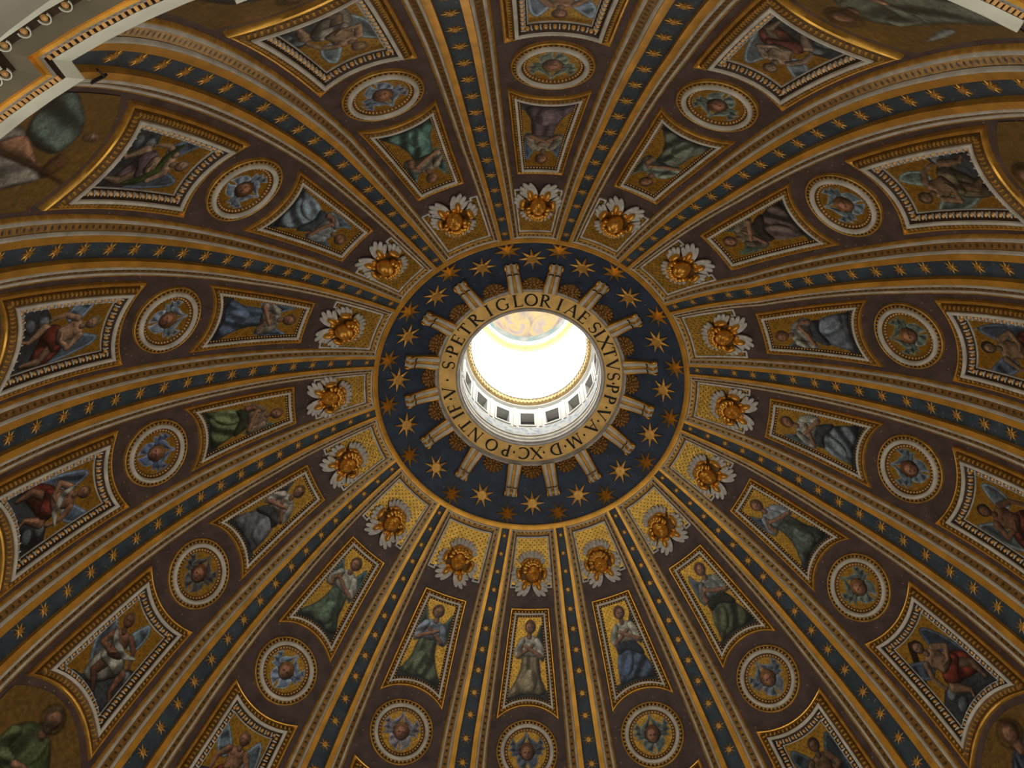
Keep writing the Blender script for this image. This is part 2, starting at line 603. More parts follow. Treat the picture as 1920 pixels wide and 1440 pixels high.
lw = MB()
lrec = MB()
for k in range(16):
    wa = 0.27
    h0, h1 = 51.05, 52.65
    for (a0, a1, z0, z1) in ((k - .5, k - wa, 50.75, 53.4), (k + wa, k + .5, 50.75, 53.4), (k - wa, k + wa, 50.75, h0), (k - wa, k + wa, h1, 53.4)):
        aa = np.linspace(a0, a1, 3)
        lw.grid(np.array([[lp(x, RL, z) for x in aa] for z in (z0, z1)]))
    # reveal of the small square window
    c = [lp(k - wa, RL, h0), lp(k + wa, RL, h0), lp(k + wa, RL, h1), lp(k - wa, RL, h1)]
    c2 = [lp(k - wa, RL + .55, h0), lp(k + wa, RL + .55, h0), lp(k + wa, RL + .55, h1), lp(k - wa, RL + .55, h1)]
    lw.add(c + c2, [(0, 1, 5, 4), (1, 2, 6, 5), (2, 3, 7, 6), (3, 0, 4, 7)])
    # raised surround and slim pilaster
    for (a0, a1, z0, z1) in ((k - wa - .07, k - wa, h0 - .14, h1 + .14), (k + wa, k + wa + .07, h0 - .14, h1 + .14), (k - wa, k + wa, h1, h1 + .14), (k - wa, k + wa, h0 - .14, h0), (k + .44, k + .56, 50.8, 53.35)):
        q = [lp(a0, RL - .06, z0), lp(a1, RL - .06, z0), lp(a1, RL - .06, z1), lp(a0, RL - .06, z1)]
        q2 = [lp(a0, RL + .02, z0), lp(a1, RL + .02, z0), lp(a1, RL + .02, z1), lp(a0, RL + .02, z1)]
        lw.box8(q2 + q)
    # piers and spandrels of the tall window storey
    wa2 = 0.25
    for (a0, a1, z0, z1) in ((k - .5, k - wa2, 54.7, 62.3), (k + wa2, k + .5, 54.7, 62.3), (k - wa2, k + wa2, 54.7, 55.6), (k - wa2, k + wa2, 60.9, 62.3)):
        aa = np.linspace(a0, a1, 3)
        lw.grid(np.array([[lp(x, RL, z) for x in aa] for z in (z0, z1)]))
    c = [lp(k - wa2, RL, 55.6), lp(k + wa2, RL, 55.6), lp(k + wa2, RL, 60.9), lp(k - wa2, RL, 60.9)]
    c2 = [lp(k - wa2, RL + .5, 55.6), lp(k + wa2, RL + .5, 55.6), lp(k + wa2, RL + .5, 60.9), lp(k - wa2, RL + .5, 60.9)]
    lw.add(c + c2, [(0, 1, 5, 4), (1, 2, 6, 5), (2, 3, 7, 6), (3, 0, 4, 7)])
    for (a0, a1, z0, z1) in ((k + .40, k + .60, 54.75, 62.2), (k - .33, k + .33, 61.0, 61.3), (k - .28, k + .28, 61.3, 61.5)):
        q = [lp(a0, RL - .14, z0), lp(a1, RL - .14, z0), lp(a1, RL - .14, z1), lp(a0, RL - .14, z1)]
        q2 = [lp(a0, RL + .02, z0), lp(a1, RL + .02, z0), lp(a1, RL + .02, z1), lp(a0, RL + .02, z1)]
        lw.box8(q2 + q)
lantern = lw.build('lantern_wall', 'lantern_white', smooth=False)
tag(lantern, 'brightly lit white lantern drum above the oculus', kind='structure')
for k in range(16):
    w = empty('window_%d' % (17 + k), 'small square opening low in the lantern wall, ' + CLOCK[k], None)
    w['kind'] = 'structure'
    b = MB()
    b.add([lp(k - .27, RL + .53, 51.05), lp(k + .27, RL + .53, 51.05), lp(k + .27, RL + .53, 52.65), lp(k - .27, RL + .53, 52.65)], [(0, 1, 2, 3)])
    b.build('pane', 'lantern_recess', w, smooth=False)
    w = empty('window_%d' % (33 + k), 'tall dazzling lantern window, ' + CLOCK[k], None)
    w['kind'] = 'structure'
    b = MB()
    b.add([lp(k - .25, RL + .42, 55.6), lp(k + .25, RL + .42, 55.6), lp(k + .25, RL + .42, 60.9), lp(k - .25, RL + .42, 60.9)], [(0, 1, 2, 3)])
    b.build('pane', 'lantern_daylight', w, smooth=False)


def lathe(name, prof, material, parent=None, n=128):
    b = MB()
    aa = np.linspace(0, 16, n + 1)[:-1]
    b.grid(np.array([[lp(x, r, z) for x in aa] for r, z in prof]), closed=True)
    return b.build(name, material, parent)


lathe('painted_frieze', [(RL, 49.75), (RL, 50.75)], 'painted_frieze', lantern)
lathe('base_moulding', [(3.98, 49.15), (3.90, 49.25), (3.90, 49.45), (3.95, 49.55), (3.88, 49.62), (3.90, 49.75), (RL, 49.76)], 'stucco_white', lantern)
lathe('lower_cornice', [(RL, 53.4), (3.78, 53.5), (3.78, 53.62)], 'lantern_white', lantern)
lathe('gilt_cornice', [(3.78, 53.62), (3.62, 53.72), (3.58, 54.0), (3.62, 54.02)], 'lantern_gold', lantern)
lathe('cornice_top', [(3.62, 54.02), (3.50, 54.05), (3.46, 54.3), (RL, 54.7)], 'lantern_white', lantern)
b = MB()
for i in range(96):
    a = i / 6
    b.box8([lp(a - .03, 3.66, 53.68), lp(a + .03, 3.66, 53.68), lp(a + .03, 3.56, 53.70), lp(a - .03, 3.56, 53.70), lp(a - .03, 3.62, 53.95), lp(a + .03, 3.62, 53.95), lp(a + .03, 3.52, 53.95), lp(a - .03, 3.52, 53.95)])
dn = b.build('dentils', 'lantern_gold', lantern, smooth=False)
dn['kind'] = 'stuff'
lathe('upper_cornice', [(RL, 62.3), (3.7, 62.4), (3.66, 62.7)], 'lantern_white', lantern)
lathe('upper_gilt_cornice', [(3.66, 62.7), (3.5, 62.8), (3.46, 63.15), (3.36, 63.2)], 'lantern_gold', lantern)
lathe('upper_fillet', [(3.36, 63.2), (3.32, 63.5), (3.24, 63.6)], 'lantern_white', lantern)
fr = lathe('lantern_ceiling', [(3.24, 63.6), (3.21, 64.0), (3.14, 64.35)], 'fresco_sky')
tag(fr, 'painted cap of the lantern with clouds and blue sky rim', kind='structure')
lathe('cloud_painting', [(3.14, 64.35), (3.02, 64.75), (2.75, 65.3), (2.3, 65.85), (1.6, 66.3), (0.8, 66.55), (0.02, 66.6)], 'fresco', fr)

# ------------------------------------------------------------------ inscription ring
ring = empty('inscription_ring', 'gilt ring around the oculus lettered in black capitals', 'inscription ring')
lathe('gilt_face', [(5.10, 48.72), (4.9, 48.76), (4.4, 48.82), (4.17, 48.84)], 'inscription_gold', ring, 160)
lathe('outer_moulding', [(5.32, 48.95), (5.36, 48.62), (5.30, 48.50), (5.20, 48.52), (5.14, 48.62), (5.10, 48.72)], 'stucco_grey', ring, 160)
lathe('outer_gilt_edge', [(5.40, 48.95), (5.44, 48.72), (5.36, 48.62)], 'gilt_band', ring, 160)
lathe('inner_moulding', [(4.17, 48.84), (4.13, 48.74), (4.05, 48.74), (4.02, 48.84), (3.98, 48.90)], 'stucco_grey', ring, 160)
lathe('inner_gilt_edge', [(3.98, 48.90), (3.94, 48.92), (3.93, 49.10), (3.98, 49.15)], 'stucco_white', ring, 160)


def stroke(pts, wid):
    """ribbon polygon along pts with the given widths"""
    pts = np.asarray(pts, float)
    d = np.gradient(pts, axis=0)
    d /= np.linalg.norm(d, axis=1)[:, None] + 1e-9
    n = np.stack([-d[:, 1], d[:, 0]], 1)
    w = np.broadcast_to(np.asarray(wid, float), (len(pts),))[:, None] / 2
    return pts + n * w, pts - n * w


def bow(cx, cy, rx, ry, a0, a1, thin, thick, n=18, tilt=0.0):
    a = np.radians(np.linspace(a0, a1, n))
    w = thin + (thick - thin) * np.abs(np.cos(a + tilt)) ** 1.3
    return stroke(np.stack([cx + rx * np.cos(a), cy + ry * np.sin(a)], 1), w)


TN, TK = 0.07, 0.165


def L2(p, q, w):
    return stroke([p, q], w)


def serif(x, y, w=0.3):
    return L2((x - w / 2, y), (x + w / 2, y), 0.045)


def stem(x, y0=0.0, y1=1.0, w=TK):
    return [L2((x, y0), (x, y1), w), serif(x, y0 + .022), serif(x, y1 - .022)]


def sub_serif(x, y, d=1):
    return L2((x, y - .09 * d), (x, y + .09 * d), 0.05)


def glyph(c):
    if c == 'I':
        return stem(0)
    if c == 'T':
        return stem(0)[:2] + [L2((-.36, .97), (.36, .97), .06), sub_serif(-.36, .9), sub_serif(.36, .9)]
    if c == 'L':
        return stem(-.2) + [L2((-.2, .03), (.32, .03), .06), sub_serif(.32, .1)]
    if c == 'E':
        return stem(-.2) + [L2((-.2, y), (x, y), .06) for y, x in ((.03, .28), (.52, .18), (.97, .24))] + [sub_serif(.28, .1), sub_serif(.24, .9), sub_serif(.18, .52, .7)]
    if c == 'F':
        return stem(-.2) + [L2((-.2, y), (x, y), .06) for y, x in ((.5, .18), (.97, .26))] + [sub_serif(.26, .9), sub_serif(.18, .5, .7)]
    if c == 'P':
        return stem(-.2) + [bow(-.08, .73, .32, .245, -90, 90, TN, TK), L2((-.2, .975), (-.08, .975), TN), L2((-.2, .485), (-.08, .485), TN)]
    if c == 'R':
        return stem(-.26) + [bow(-.14, .74, .32, .235, -90, 90, TN, TK), L2((-.26, .975), (-.14, .975), TN), L2((-.26, .505), (-.14, .505), TN),
                             stroke([(-.08, .5), (.16, .22), (.34, .04), (.5, .0)], [.10, .13, .11, .03])]
    if c == 'O':
        return [bow(0, .5, .44, .47, 0, 360, TN, TK, 36, 0.15)]
    if c == 'D':
        return stem(-.32) + [bow(-.2, .5, .56, .47, -90, 90, TN, TK), L2((-.32, .97), (-.2, .97), TN), L2((-.32, .03), (-.2, .03), TN)]
    if c == 'C':
        return [bow(.05, .5, .46, .47, 50, 310, TN, TK, 28), L2((.36, .8), (.36, .93), .05), L2((.36, .08), (.36, .2), .05)]
    if c == 'G':
        return [bow(.05, .5, .46, .47, 50, 312, TN, TK, 28), L2((.36, .8), (.36, .93), .05), L2((.37, .1), (.37, .42), .12), serif(.37, .42, .28)]
    if c == 'S':
        t = np.linspace(0, 1, 30)
        x = np.where(t < .5, .0, .0) + .26 * np.cos(np.where(t < .5, math.radians(35) + t / .5 * math.radians(235), math.radians(90) - (t - .5) / .5 * math.radians(235)))
        y = np.where(t < .5, .73 + .24 * np.sin(math.radians(35) + t / .5 * math.radians(235)), .26 + .24 * np.sin(math.radians(90) - (t - .5) / .5 * math.radians(235)))
        w = TN + (TK - TN) * np.exp(-((t - .5) / .16) ** 2)
        return [stroke(np.stack([x, y], 1), w), L2((.23, .8), (.23, .95), .05), L2((-.24, .05), (-.24, .2), .05)]
    if c == 'A':
        return [L2((-.4, .02), (.02, 1.0), .06), L2((.4, .02), (-.02, 1.0), TK), L2((-.24, .36), (.26, .36), .05), serif(-.4, .022, .24), serif(.4, .022, .3)]
    if c == 'V':
        return [L2((-.4, .98), (.02, .0), TK), L2((.4, .98), (.0, .0), .06), serif(-.4, .978, .3), serif(.4, .978, .24)]
    if c == 'X':
        return [L2((-.38, .98), (.4, .02), TK), L2((.36, .98), (-.38, .02), .06), serif(-.38, .978, .28), serif(.36, .978, .24), serif(.4, .022, .28), serif(-.38, .022, .24)]
    if c == 'N':
        return [L2((-.38, 0), (-.38, 1), .06), L2((-.4, .98), (.38, .02), TK), L2((.38, 0), (.38, 1), .06), serif(-.38, .022, .24), serif(-.4, .978, .24), serif(.38, .978, .24)]
    if c == 'M':
        return [L2((-.48, 0), (-.36, 1), .06), L2((-.36, .98), (.0, .05), TK), L2((.36, .98), (.0, .05), .06), L2((.48, 0), (.36, 1), TK), serif(-.48, .022, .24), serif(.48, .022, .28)]
    return [stroke([(0, .38), (0, .5), (0, .62)], [.01, .17, .01])]


LETTERS = [('S', 4.41), ('.', 4.70), ('P', 4.91), ('E', 5.29), ('T', 5.68), ('R', 6.13), ('I', 6.62), ('G', 7.06), ('L', 7.54), ('O', 7.94), ('R', 8.37), ('I', 8.81), ('A', 9.22), ('E', 9.64),
           ('S', 10.11), ('I', 10.35), ('X', 10.69), ('T', 11.05), ('V', 11.47), ('S', 11.85), ('.', 12.08), ('P', 12.26), ('P', 12.63), ('.', 12.91), ('V', 13.15), ('.', 13.43), ('A', 13.69),
           ('.', 14.07), ('M', 14.43), ('.', 14.78), ('D', 15.11), ('.', 15.49), ('X', 15.73), ('C', 16.14), ('.', 16.44), ('P', 16.71), ('O', 17.2), ('N', 17.82), ('T', 18.27), ('I', 18.67),
           ('F', 18.96), ('.', 19.27), ('V', 19.50), ('.', 19.91)]
for c, azk in LETTERS:
    b = MB()
    for A, B in glyph(c):
        n = len(A)

        def place(q, dz):
            # letter tops point away from the oculus, reading clockwise in the picture
            rr = 4.63 + (q[:, 1] - 0.5) * 0.70
            aa = azk + q[:, 0] * 0.70 / (rr * PI / 8)
            h = 48.84 - 0.118 * (rr - 4.17) / 0.93
            an = PI / 2 + aa * PI / 8
            return np.stack([rr * np.cos(an), rr * np.sin(an), h - dz], 1)
        b.grid(np.stack([place(A, 0.0), place(A, 0.03), place(B, 0.03), place(B, 0.0)]))
    b.build('letter' if c != '.' else 'dot', 'ink', ring, smooth=False)

# ------------------------------------------------------------------ stars


def star_mesh(name, rays, ro, ri, height, disc=0.0, base=0.06, mtl='star_gold', twist=0.0):
    b = MB()
    n = rays * 2
    top, bot = [(0, 0, base + height)], []
    for i in range(n):
        a = i * PI / rays + twist
        r = ro if i % 2 == 0 else ri
        top.append((r * math.cos(a), r * math.sin(a), base if i % 2 == 0 else base * 0.9))
        bot.append((r * math.cos(a), r * math.sin(a), 0.0))
    F = [(0, 1 + i, 1 + (i + 1) % n) for i in range(n)]
    F += [(1 + i, 1 + n + i, 1 + n + (i + 1) % n, 1 + (i + 1) % n) for i in range(n)]
    b.add(top + bot, F)
    if disc:
        m_ = 14
        pr = [(disc, base * .5), (disc, base + height * .75), (disc * .8, base + height * 1.05), (disc * .25, base + height * 1.1), (0.01, base + height * .95)]
        b.grid(np.array([[(r * math.cos(2 * PI * i / m_), r * math.sin(2 * PI * i / m_), z) for i in range(m_)] for r, z in pr]), closed=True)
    me = bpy.data.meshes.new(name)
    me.from_pydata(np.concatenate(b.v).tolist(), [], b.f)
    me.materials.append(MATS[mtl])
    return me


RIB_STAR = star_mesh('rib_star', 8, 0.36, 0.115, 0.05, disc=0.14, base=0.05)
FLAT_STAR = star_mesh('disc_star', 8, 0.72, 0.25, 0.05, disc=0.28, base=0.09)
RAY_STAR = star_mesh('ray_star', 8, 0.68, 0.24, 0.22, disc=0.0, base=0.06, mtl='gilt')

OUT_AZ = {0: .36, 1: 1.47, 2: 2.58, 3: 3.63, 4: 4.5, 5: 5.48, 6: 6.47, 7: 7.53, 8: 8.39, 9: 9.40, 10: 10.5, 11: 11.52, 12: 12.5, 13: 13.47, 14: 14.46, 15: 15.41}
IN_AZ = {0: -.11, 1: .93, 2: 2.04, 3: 3.13, 4: 4.1, 5: 5.02, 6: 5.99, 7: 7.01, 8: 7.94, 9: 8.88, 10: 9.93, 11: 10.98, 12: 11.99, 13: 12.97, 14: 13.95, 15: 14.94}


def pair(j):
    return CLOCK[j % 16] + ' and ' + CLOCK[(j + 1) % 16]


for j in range(16):
    o = link('faceted_star', RAY_STAR)
    o.matrix_world = frame_at(collar(OUT_AZ[j], 7.88, 0.03), collar(OUT_AZ[j], 7.0, 0.03), collar(OUT_AZ[j], 7.88, 1.0), 1.0, rng.rand() * 0.5)
    tag(o, 'ridged copper gold star on the blue collar between %s' % pair(j), 'star', 'ridged stars at the rib heads')
    o = link('disc_star', FLAT_STAR)
    o.matrix_world = frame_at(collar(IN_AZ[j], 7.28, 0.02), collar(IN_AZ[j], 6.0, 0.02), collar(IN_AZ[j], 7.28, 1.0), 1.0, rng.rand() * 0.78)
    tag(o, 'flat gold star with round centre on the blue collar at %s' % CLOCK[j], 'star', 'round centred stars on the collar')

# ------------------------------------------------------------------ scroll brackets and rosettes around the ring


def bracket_parts():
    L = 1.86
    n = 26
    y = np.linspace(0, 1, n)
    # height above the collar: high under the ring, sweeping down, a bulge at the foot, then rolled under
    z = 0.42 - 0.20 * np.sin(np.clip(y / 0.62, 0, 1) * PI / 2) ** 1.5 + 0.14 * np.exp(-((y - 0.88) / 0.10) ** 2)
    z[-1] = 0.06
    z[-2] = 0.2
    ww = 1.06 - 0.22 * y
    path = [(-L * 0.5 + L * t) for t in y]
    secs = {'gilt_edge': [[(-.37, -.3), (-.37, 0.0), (-.33, .02), (-.29, .0)], [(.29, .0), (.33, .02), (.37, 0.0), (.37, -.3)]],
            'white_flute': [[(-.29, .0), (-.25, .05), (-.19, .07), (-.13, .05), (-.09, .0)], [(.09, .0), (.13, .05), (.19, .07), (.25, .05), (.29, .0)]],
            'gilt_channel': [[(-.09, .0), (-.06, -.04), (0, -.03), (.06, -.04), (.09, .0)]]}
    out = []
    for nm, ss in secs.items():
        mt_ = {'gilt_edge': 'gilt_band', 'white_flute': 'stucco_white', 'gilt_channel': 'gilt_dull'}[nm]
        for s in ss:
            b = MB()
            P = np.array([[(x * w_, -p, max(zz + dz, 0.0) if dz > -.2 else 0.0) for p, zz, w_ in zip(path, z, ww)] for x, dz in s])
            b.grid(P)
            out.append((nm, b, mt_))
    # tie across the foot
    b = MB()
    for s in (-1, 1):
        xs = np.linspace(0.03, 0.32, 6) * s
        P = np.array([[(x, -(-L * .5 + L * (0.70 + 0.035 * math.cos((abs(x) - .17) / .15 * PI / 2)) + d), 0.335 + e) for x in xs] for d, e in ((-.03, 0), (-.02, .05), (.02, .05), (.03, 0))])
        b.grid(P)
    out.append(('tie', b, 'umber'))
    # scroll eyes at both sides of the foot
    for s in (-1, 1):
        b = MB()
        th = np.linspace(0, 2 * PI, 13)[:-1]
        P = np.array([[(s * (0.30 + dx), -(L * .5 - .15) + q * math.cos(t), 0.17 + q * math.sin(t)) for t in th] for dx, q in ((0, .16), (.06, .16), (.09, .12), (.09, .05), (.07, .01))])
        b.grid(P, closed=True)
        out.append(('scroll_eye', b, 'gilt_band'))
    return out


BR = None
for j in range(16):
    a_ = ribaz(j, 62)
    root = empty('scroll_bracket', 'white and gilt scroll bracket between %s' % pair(j), 'bracket', 'scroll brackets around the oculus ring')
    root.matrix_world = frame_at(collar(a_, 6.2, 0.0), collar(a_, 5.4, 0.0), collar(a_, 6.2, 1.0))
    if BR is None:
        BR = []
        for nm, b, mt_ in bracket_parts():
            BR.append(b.build(nm, mt_, root))
    else:
        for c in BR:
            q = c.copy()
            COL.objects.link(q)
            q.parent = root


def blob(b, c, rx, ry, rz, nu=7, nv=4, top_only=True, R=None):
    th = np.linspace(0, 2 * PI, nu + 1)[:-1]
    ph = np.linspace(0 if top_only else -PI / 2 + .01, PI / 2 - 0.02, nv)
    G = np.array([[(rx * math.cos(x) * math.cos(y), ry * math.sin(x) * math.cos(y), rz * math.sin(y)) for x in th] for y in ph])
    if R is not None:
        G = G @ np.asarray(R).T
    b.grid(G + np.asarray(c), closed=True)


def rot2(a):
    return np.array([[math.cos(a), -math.sin(a), 0], [math.sin(a), math.cos(a), 0], [0, 0, 1]])


RO = None
for k in range(16):
    a_ = (ribaz(k - 1, 62) + ribaz(k, 62)) / 2
    root = empty('rosette', 'dark gilt leaf rosette under the rim of the inscribed ring at %s' % CLOCK[k], 'rosette', 'leaf rosettes around the oculus ring')
    root.matrix_world = frame_at(collar(a_, 5.6, 0.0), collar(a_, 5.0, 0.0), collar(a_, 5.6, 1.0)) @ Matrix.Diagonal((1.0, 0.85, 0.7, 1.0))
    if RO is None:
        RO = []
        for rr, cnt, hz, pr in ((0.50, 13, 0.10, 0.12), (0.36, 11, 0.20, 0.115), (0.2, 7, 0.28, 0.11)):
            b = MB()
            for i in range(cnt):
                a = 2 * PI * i / cnt + hz * 3
                R = rot2(a)
                blob(b, (rr * math.cos(a), rr * math.sin(a), hz), 0.14, pr * .8, 0.14, 6, 4, True, R)
            RO.append(b.build('petal_ring', 'rosette_gold', root))
        b = MB()
        P = np.array([[(r * math.cos(t), r * math.sin(t), z) for t in np.linspace(0, 2 * PI, 21)[:-1]] for r, z in ((.58, 0), (.5, .12), (.3, .24), (.05, .34))])
        b.grid(P, closed=True)
        blob(b, (0, 0, .3), .12, .12, .12, 8, 4)
        RO.append(b.build('core', 'umber_gold', root))
    else:
        for c in RO:
            q = c.copy()
            COL.objects.link(q)
            q.parent = root

# ------------------------------------------------------------------ ribs
STARS = [60.05, 57.83, 55.64, 53.43, 51.12, 48.76, 46.3, 43.86, 41.29, 38.77, 36.09, 33.45, 30.75, 27.9, 25.15, 22.3, 19.45, 16.55, 13.5, 10.4, 7.2]


def q_of(ell):
    return 0.092 + 0.0583 * arc_r(ell)


REL = np.linspace(60.98, 1.0, 74)
SECT = [('blue_band', 'blue_mosaic', [(-.37, .14), (0, .145), (.37, .14)]),
        ('gilt_band', 'gilt_band', [(.36, .14), (.363, .37), (.48, .375), (.600, .36), (.606, .30)]),
        ('white_moulding', 'stucco_white', [(.604, .29), (.618, .37), (.66, .405), (.70, .37), (.716, .27)]),
        ('dotted_band', 'dotted_gold', [(.712, .25), (.94, .15)]),
        ('white_moulding', 'stucco_white', [(.935, .13), (.95, .18), (.99, .20), (1.03, .16), (1.05, .11)]),
        ('gilt_edge', 'gilt_dull', [(1.045, .10), (1.06, .14), (1.10, .12), (1.14, .0)])]
for j in range(16):
    root = empty('dome_rib', 'blue rib with gilt stars and borders between %s compartments' % pair(j), 'rib', 'starred ribs of the dome')
    qq = q_of(REL)
    rr = arc_r(REL)
    base = ribaz(j, REL)
    s_len = (61 - REL) * M_DEG
    for nm, mtl, sec in SECT:
        for s in ((1, -1) if nm != 'blue_band' else (1,)):
            P = np.stack([dome(base + s * u * qq / (rr * PI / 8), REL, np.full_like(REL, f) * np.clip(0.55 + 0.5 * (61 - REL) / 20, 0.55, 1.0)) for u, f in sec])
            uv = None
            if nm == 'dotted_band':
                cell = 0.34
                uv = np.stack([np.broadcast_to(s_len / cell, (2, len(REL))), np.stack([np.full(len(REL), .5 - .5 * .24 / cell), np.full(len(REL), .5 + .5 * .24 / cell)])], -1)
            ob = grid_object(nm, P, mtl, root, uv)
            ob.data.set_sharp_from_angle(angle=0.9)
    for e in STARS:
        o = link('star', RIB_STAR, root)
        a_ = float(ribaz(j, e))
        of = 0.145 * min(1.0, 0.55 + 0.5 * (61 - e) / 20)
        o.matrix_world = frame_at(dome(a_, e, of), dome(a_, e + 1, of), dome(a_, e, 2.0), min(q_of(e), .94), rng.rand() * 0.3 - .15)

# ------------------------------------------------------------------ painter for the mosaic pictures


class Canvas:
    def __init__(s, w, h, x0, x1, y0, y1, ground, gold=1.0):
        s.x, s.y = np.meshgrid(np.linspace(x0, x1, w), np.linspace(y0, y1, h))
        s.c = np.zeros((h, w, 3)) + np.array(ground)
        s.g = np.full((h, w), float(gold))
        s.px = (x1 - x0) / (w - 1)
        s.py = (y1 - y0) / (h - 1)

    def sdf_poly(s, pts):
        pts = np.asarray(pts, float)
        n = len(pts)
        # smooth closed outline
        t = np.linspace(0, 1, 4, endpoint=False)[:, None]
        out = []
        for i in range(n):
            p0, p1, p2, p3 = pts[(i - 1) % n], pts[i], pts[(i + 1) % n], pts[(i + 2) % n]
            out.append(0.5 * ((2 * p1) + (-p0 + p2) * t + (2 * p0 - 5 * p1 + 4 * p2 - p3) * t ** 2 + (-p0 + 3 * p1 - 3 * p2 + p3) * t ** 3))
        pts = np.concatenate(out)
        d = np.full(s.x.shape, 1e9)
        ins = np.zeros(s.x.shape, bool)
        a = pts
        bq = np.roll(pts, -1, 0)
        for (ax, ay), (bx, by) in zip(a, bq):
            ex, ey = bx - ax, by - ay
            wx, wy = s.x - ax, s.y - ay
            tt = np.clip((wx * ex + wy * ey) / (ex * ex + ey * ey + 1e-12), 0, 1)
            d = np.minimum(d, (wx - ex * tt) ** 2 + (wy - ey * tt) ** 2)
            cr = ((ay > s.y) != (by > s.y)) & (s.x < ex * (s.y - ay) / (by - ay + 1e-12) + ax)
            ins ^= cr
        d = np.sqrt(d)
        return np.where(ins, -d, d)

    def sdf_caps(s, pts, rad):
        pts = np.asarray(pts, float)
        rad = np.broadcast_to(np.asarray(rad, float), (len(pts),))
        d = np.full(s.x.shape, 1e9)
        for i in range(len(pts) - 1):
            (ax, ay), (bx, by) = pts[i], pts[i + 1]
            ex, ey = bx - ax, by - ay
            tt = np.clip(((s.x - ax) * ex + (s.y - ay) * ey) / (ex * ex + ey * ey + 1e-12), 0, 1)
            dd = np.hypot(s.x - ax - ex * tt, s.y - ay - ey * tt) - (rad[i] + (rad[i + 1] - rad[i]) * tt)
            d = np.minimum(d, dd)
        return d

    def sdf_ell(s, cx, cy, rx, ry, rot=0.0):
        ca, sa = math.cos(rot), math.sin(rot)
        x = (s.x - cx) * ca + (s.y - cy) * sa
        y = -(s.x - cx) * sa + (s.y - cy) * ca
        k = np.hypot(x / rx, y / ry)
        return (k - 1) * min(rx, ry)

    def lay(s, d, color, w=0.25, folds=None, edge=0.5, amb=0.62, dif=0.55, rim=None, alpha=1.0):
        cov = np.clip(0.5 - d / (1.5 * max(s.px, s.py)), 0, 1) * alpha
        if cov.max() <= 0:
            return
        e = np.clip(-d / w, 0, 1)
        z = np.sqrt(np.clip(1 - (1 - e) ** 2, 0, 1)) * w
        if folds:
            fa, ff, am, seed = folds
            u = s.x * math.cos(fa) + s.y * math.sin(fa)
            v = -s.x * math.sin(fa) + s.y * math.cos(fa)
            z = z + am * np.sin(ff * u + 1.6 * np.sin(1.3 * v + seed) + seed) / ff * 2.0
        gy, gx = np.gradient(z, s.py, s.px)
        nn = np.sqrt(gx ** 2 + gy ** 2 + 1)
        lit = (-gx * -0.55 + -gy * 0.6 + 0.58) / nn
        sh = amb + dif * lit
        sh = sh * (1 - edge * (1 - np.clip(e * 4, 0, 1)))
        col = np.asarray(color)[None, None] * sh[..., None]
        if rim is not None:
            col = col + (np.asarray(rim) - col) * (np.clip(1 - np.abs(e - .22) / .22, 0, 1) * 0.75)[..., None]
        s.c = s.c * (1 - cov[..., None]) + col * cov[..., None]
        s.g = s.g * (1 - cov)

    def rgba(s):
        # painted display colours to albedo, tesserae by tesserae a little uneven
        R = np.random.RandomState(5)
        nz = R.rand(*s.g.shape) - .5
        lo = np.kron(R.rand(s.g.shape[0] // 5 + 1, s.g.shape[1] // 5 + 1) - .5, np.ones((5, 5)))[:s.g.shape[0], :s.g.shape[1]]
        s.c = s.c * (1 + .22 * nz + .22 * lo)[..., None]
        m_ = s.c.mean(-1, keepdims=True)
        s.c = m_ + (s.c - m_) * .68
        c = np.clip(s.c, 0, 1)
        c = np.where(c <= 0.04045, c / 12.92, ((c + 0.055) / 1.055) ** 2.4) * 1.65
        gold = np.array([0.56, 0.33, 0.06])
        g = s.g[..., None]
        c = c * (1 - g) + gold * g
        return np.concatenate([np.clip(c, 0, 0.9), g], -1)


SKIN = (0.56, 0.37, 0.25)
HAIR = (0.30, 0.17, 0.08)


def face(cv, x, y, r, tilt=0.0, skin=SKIN, hair=HAIR, beard=False):
    cv.lay(cv.sdf_ell(x + .1 * r * tilt, y + .22 * r, r * 1.18, r * 1.32), hair, r * .6, folds=(0.6, 9 / r * .5, .25, 1.0), edge=.35)
    cv.lay(cv.sdf_ell(x, y - .05 * r, r * .84, r * 1.08, tilt * .3), skin, r * .9, edge=.3)
    for s in (-1, 1):
        cv.lay(cv.sdf_ell(x + s * .32 * r, y + .08 * r, r * .15, r * .10), (0.16, 0.09, 0.05), r * .1, edge=0, alpha=.85)
    cv.lay(cv.sdf_caps([(x + .02 * r, y + .1 * r), (x + .06 * r, y - .28 * r)], r * .06), (0.36, 0.20, 0.13), r * .1, edge=0, alpha=.6)
    cv.lay(cv.sdf_ell(x + .03 * r, y - .55 * r, r * .25, r * .08), (0.34, 0.13, 0.10), r * .1, edge=0, alpha=.8)
    if beard:
        cv.lay(cv.sdf_ell(x, y - 1.0 * r, r * .8, r * .75), hair, r * .6, folds=(1.5, 7 / r * .4, .3, 2.0), edge=.3)


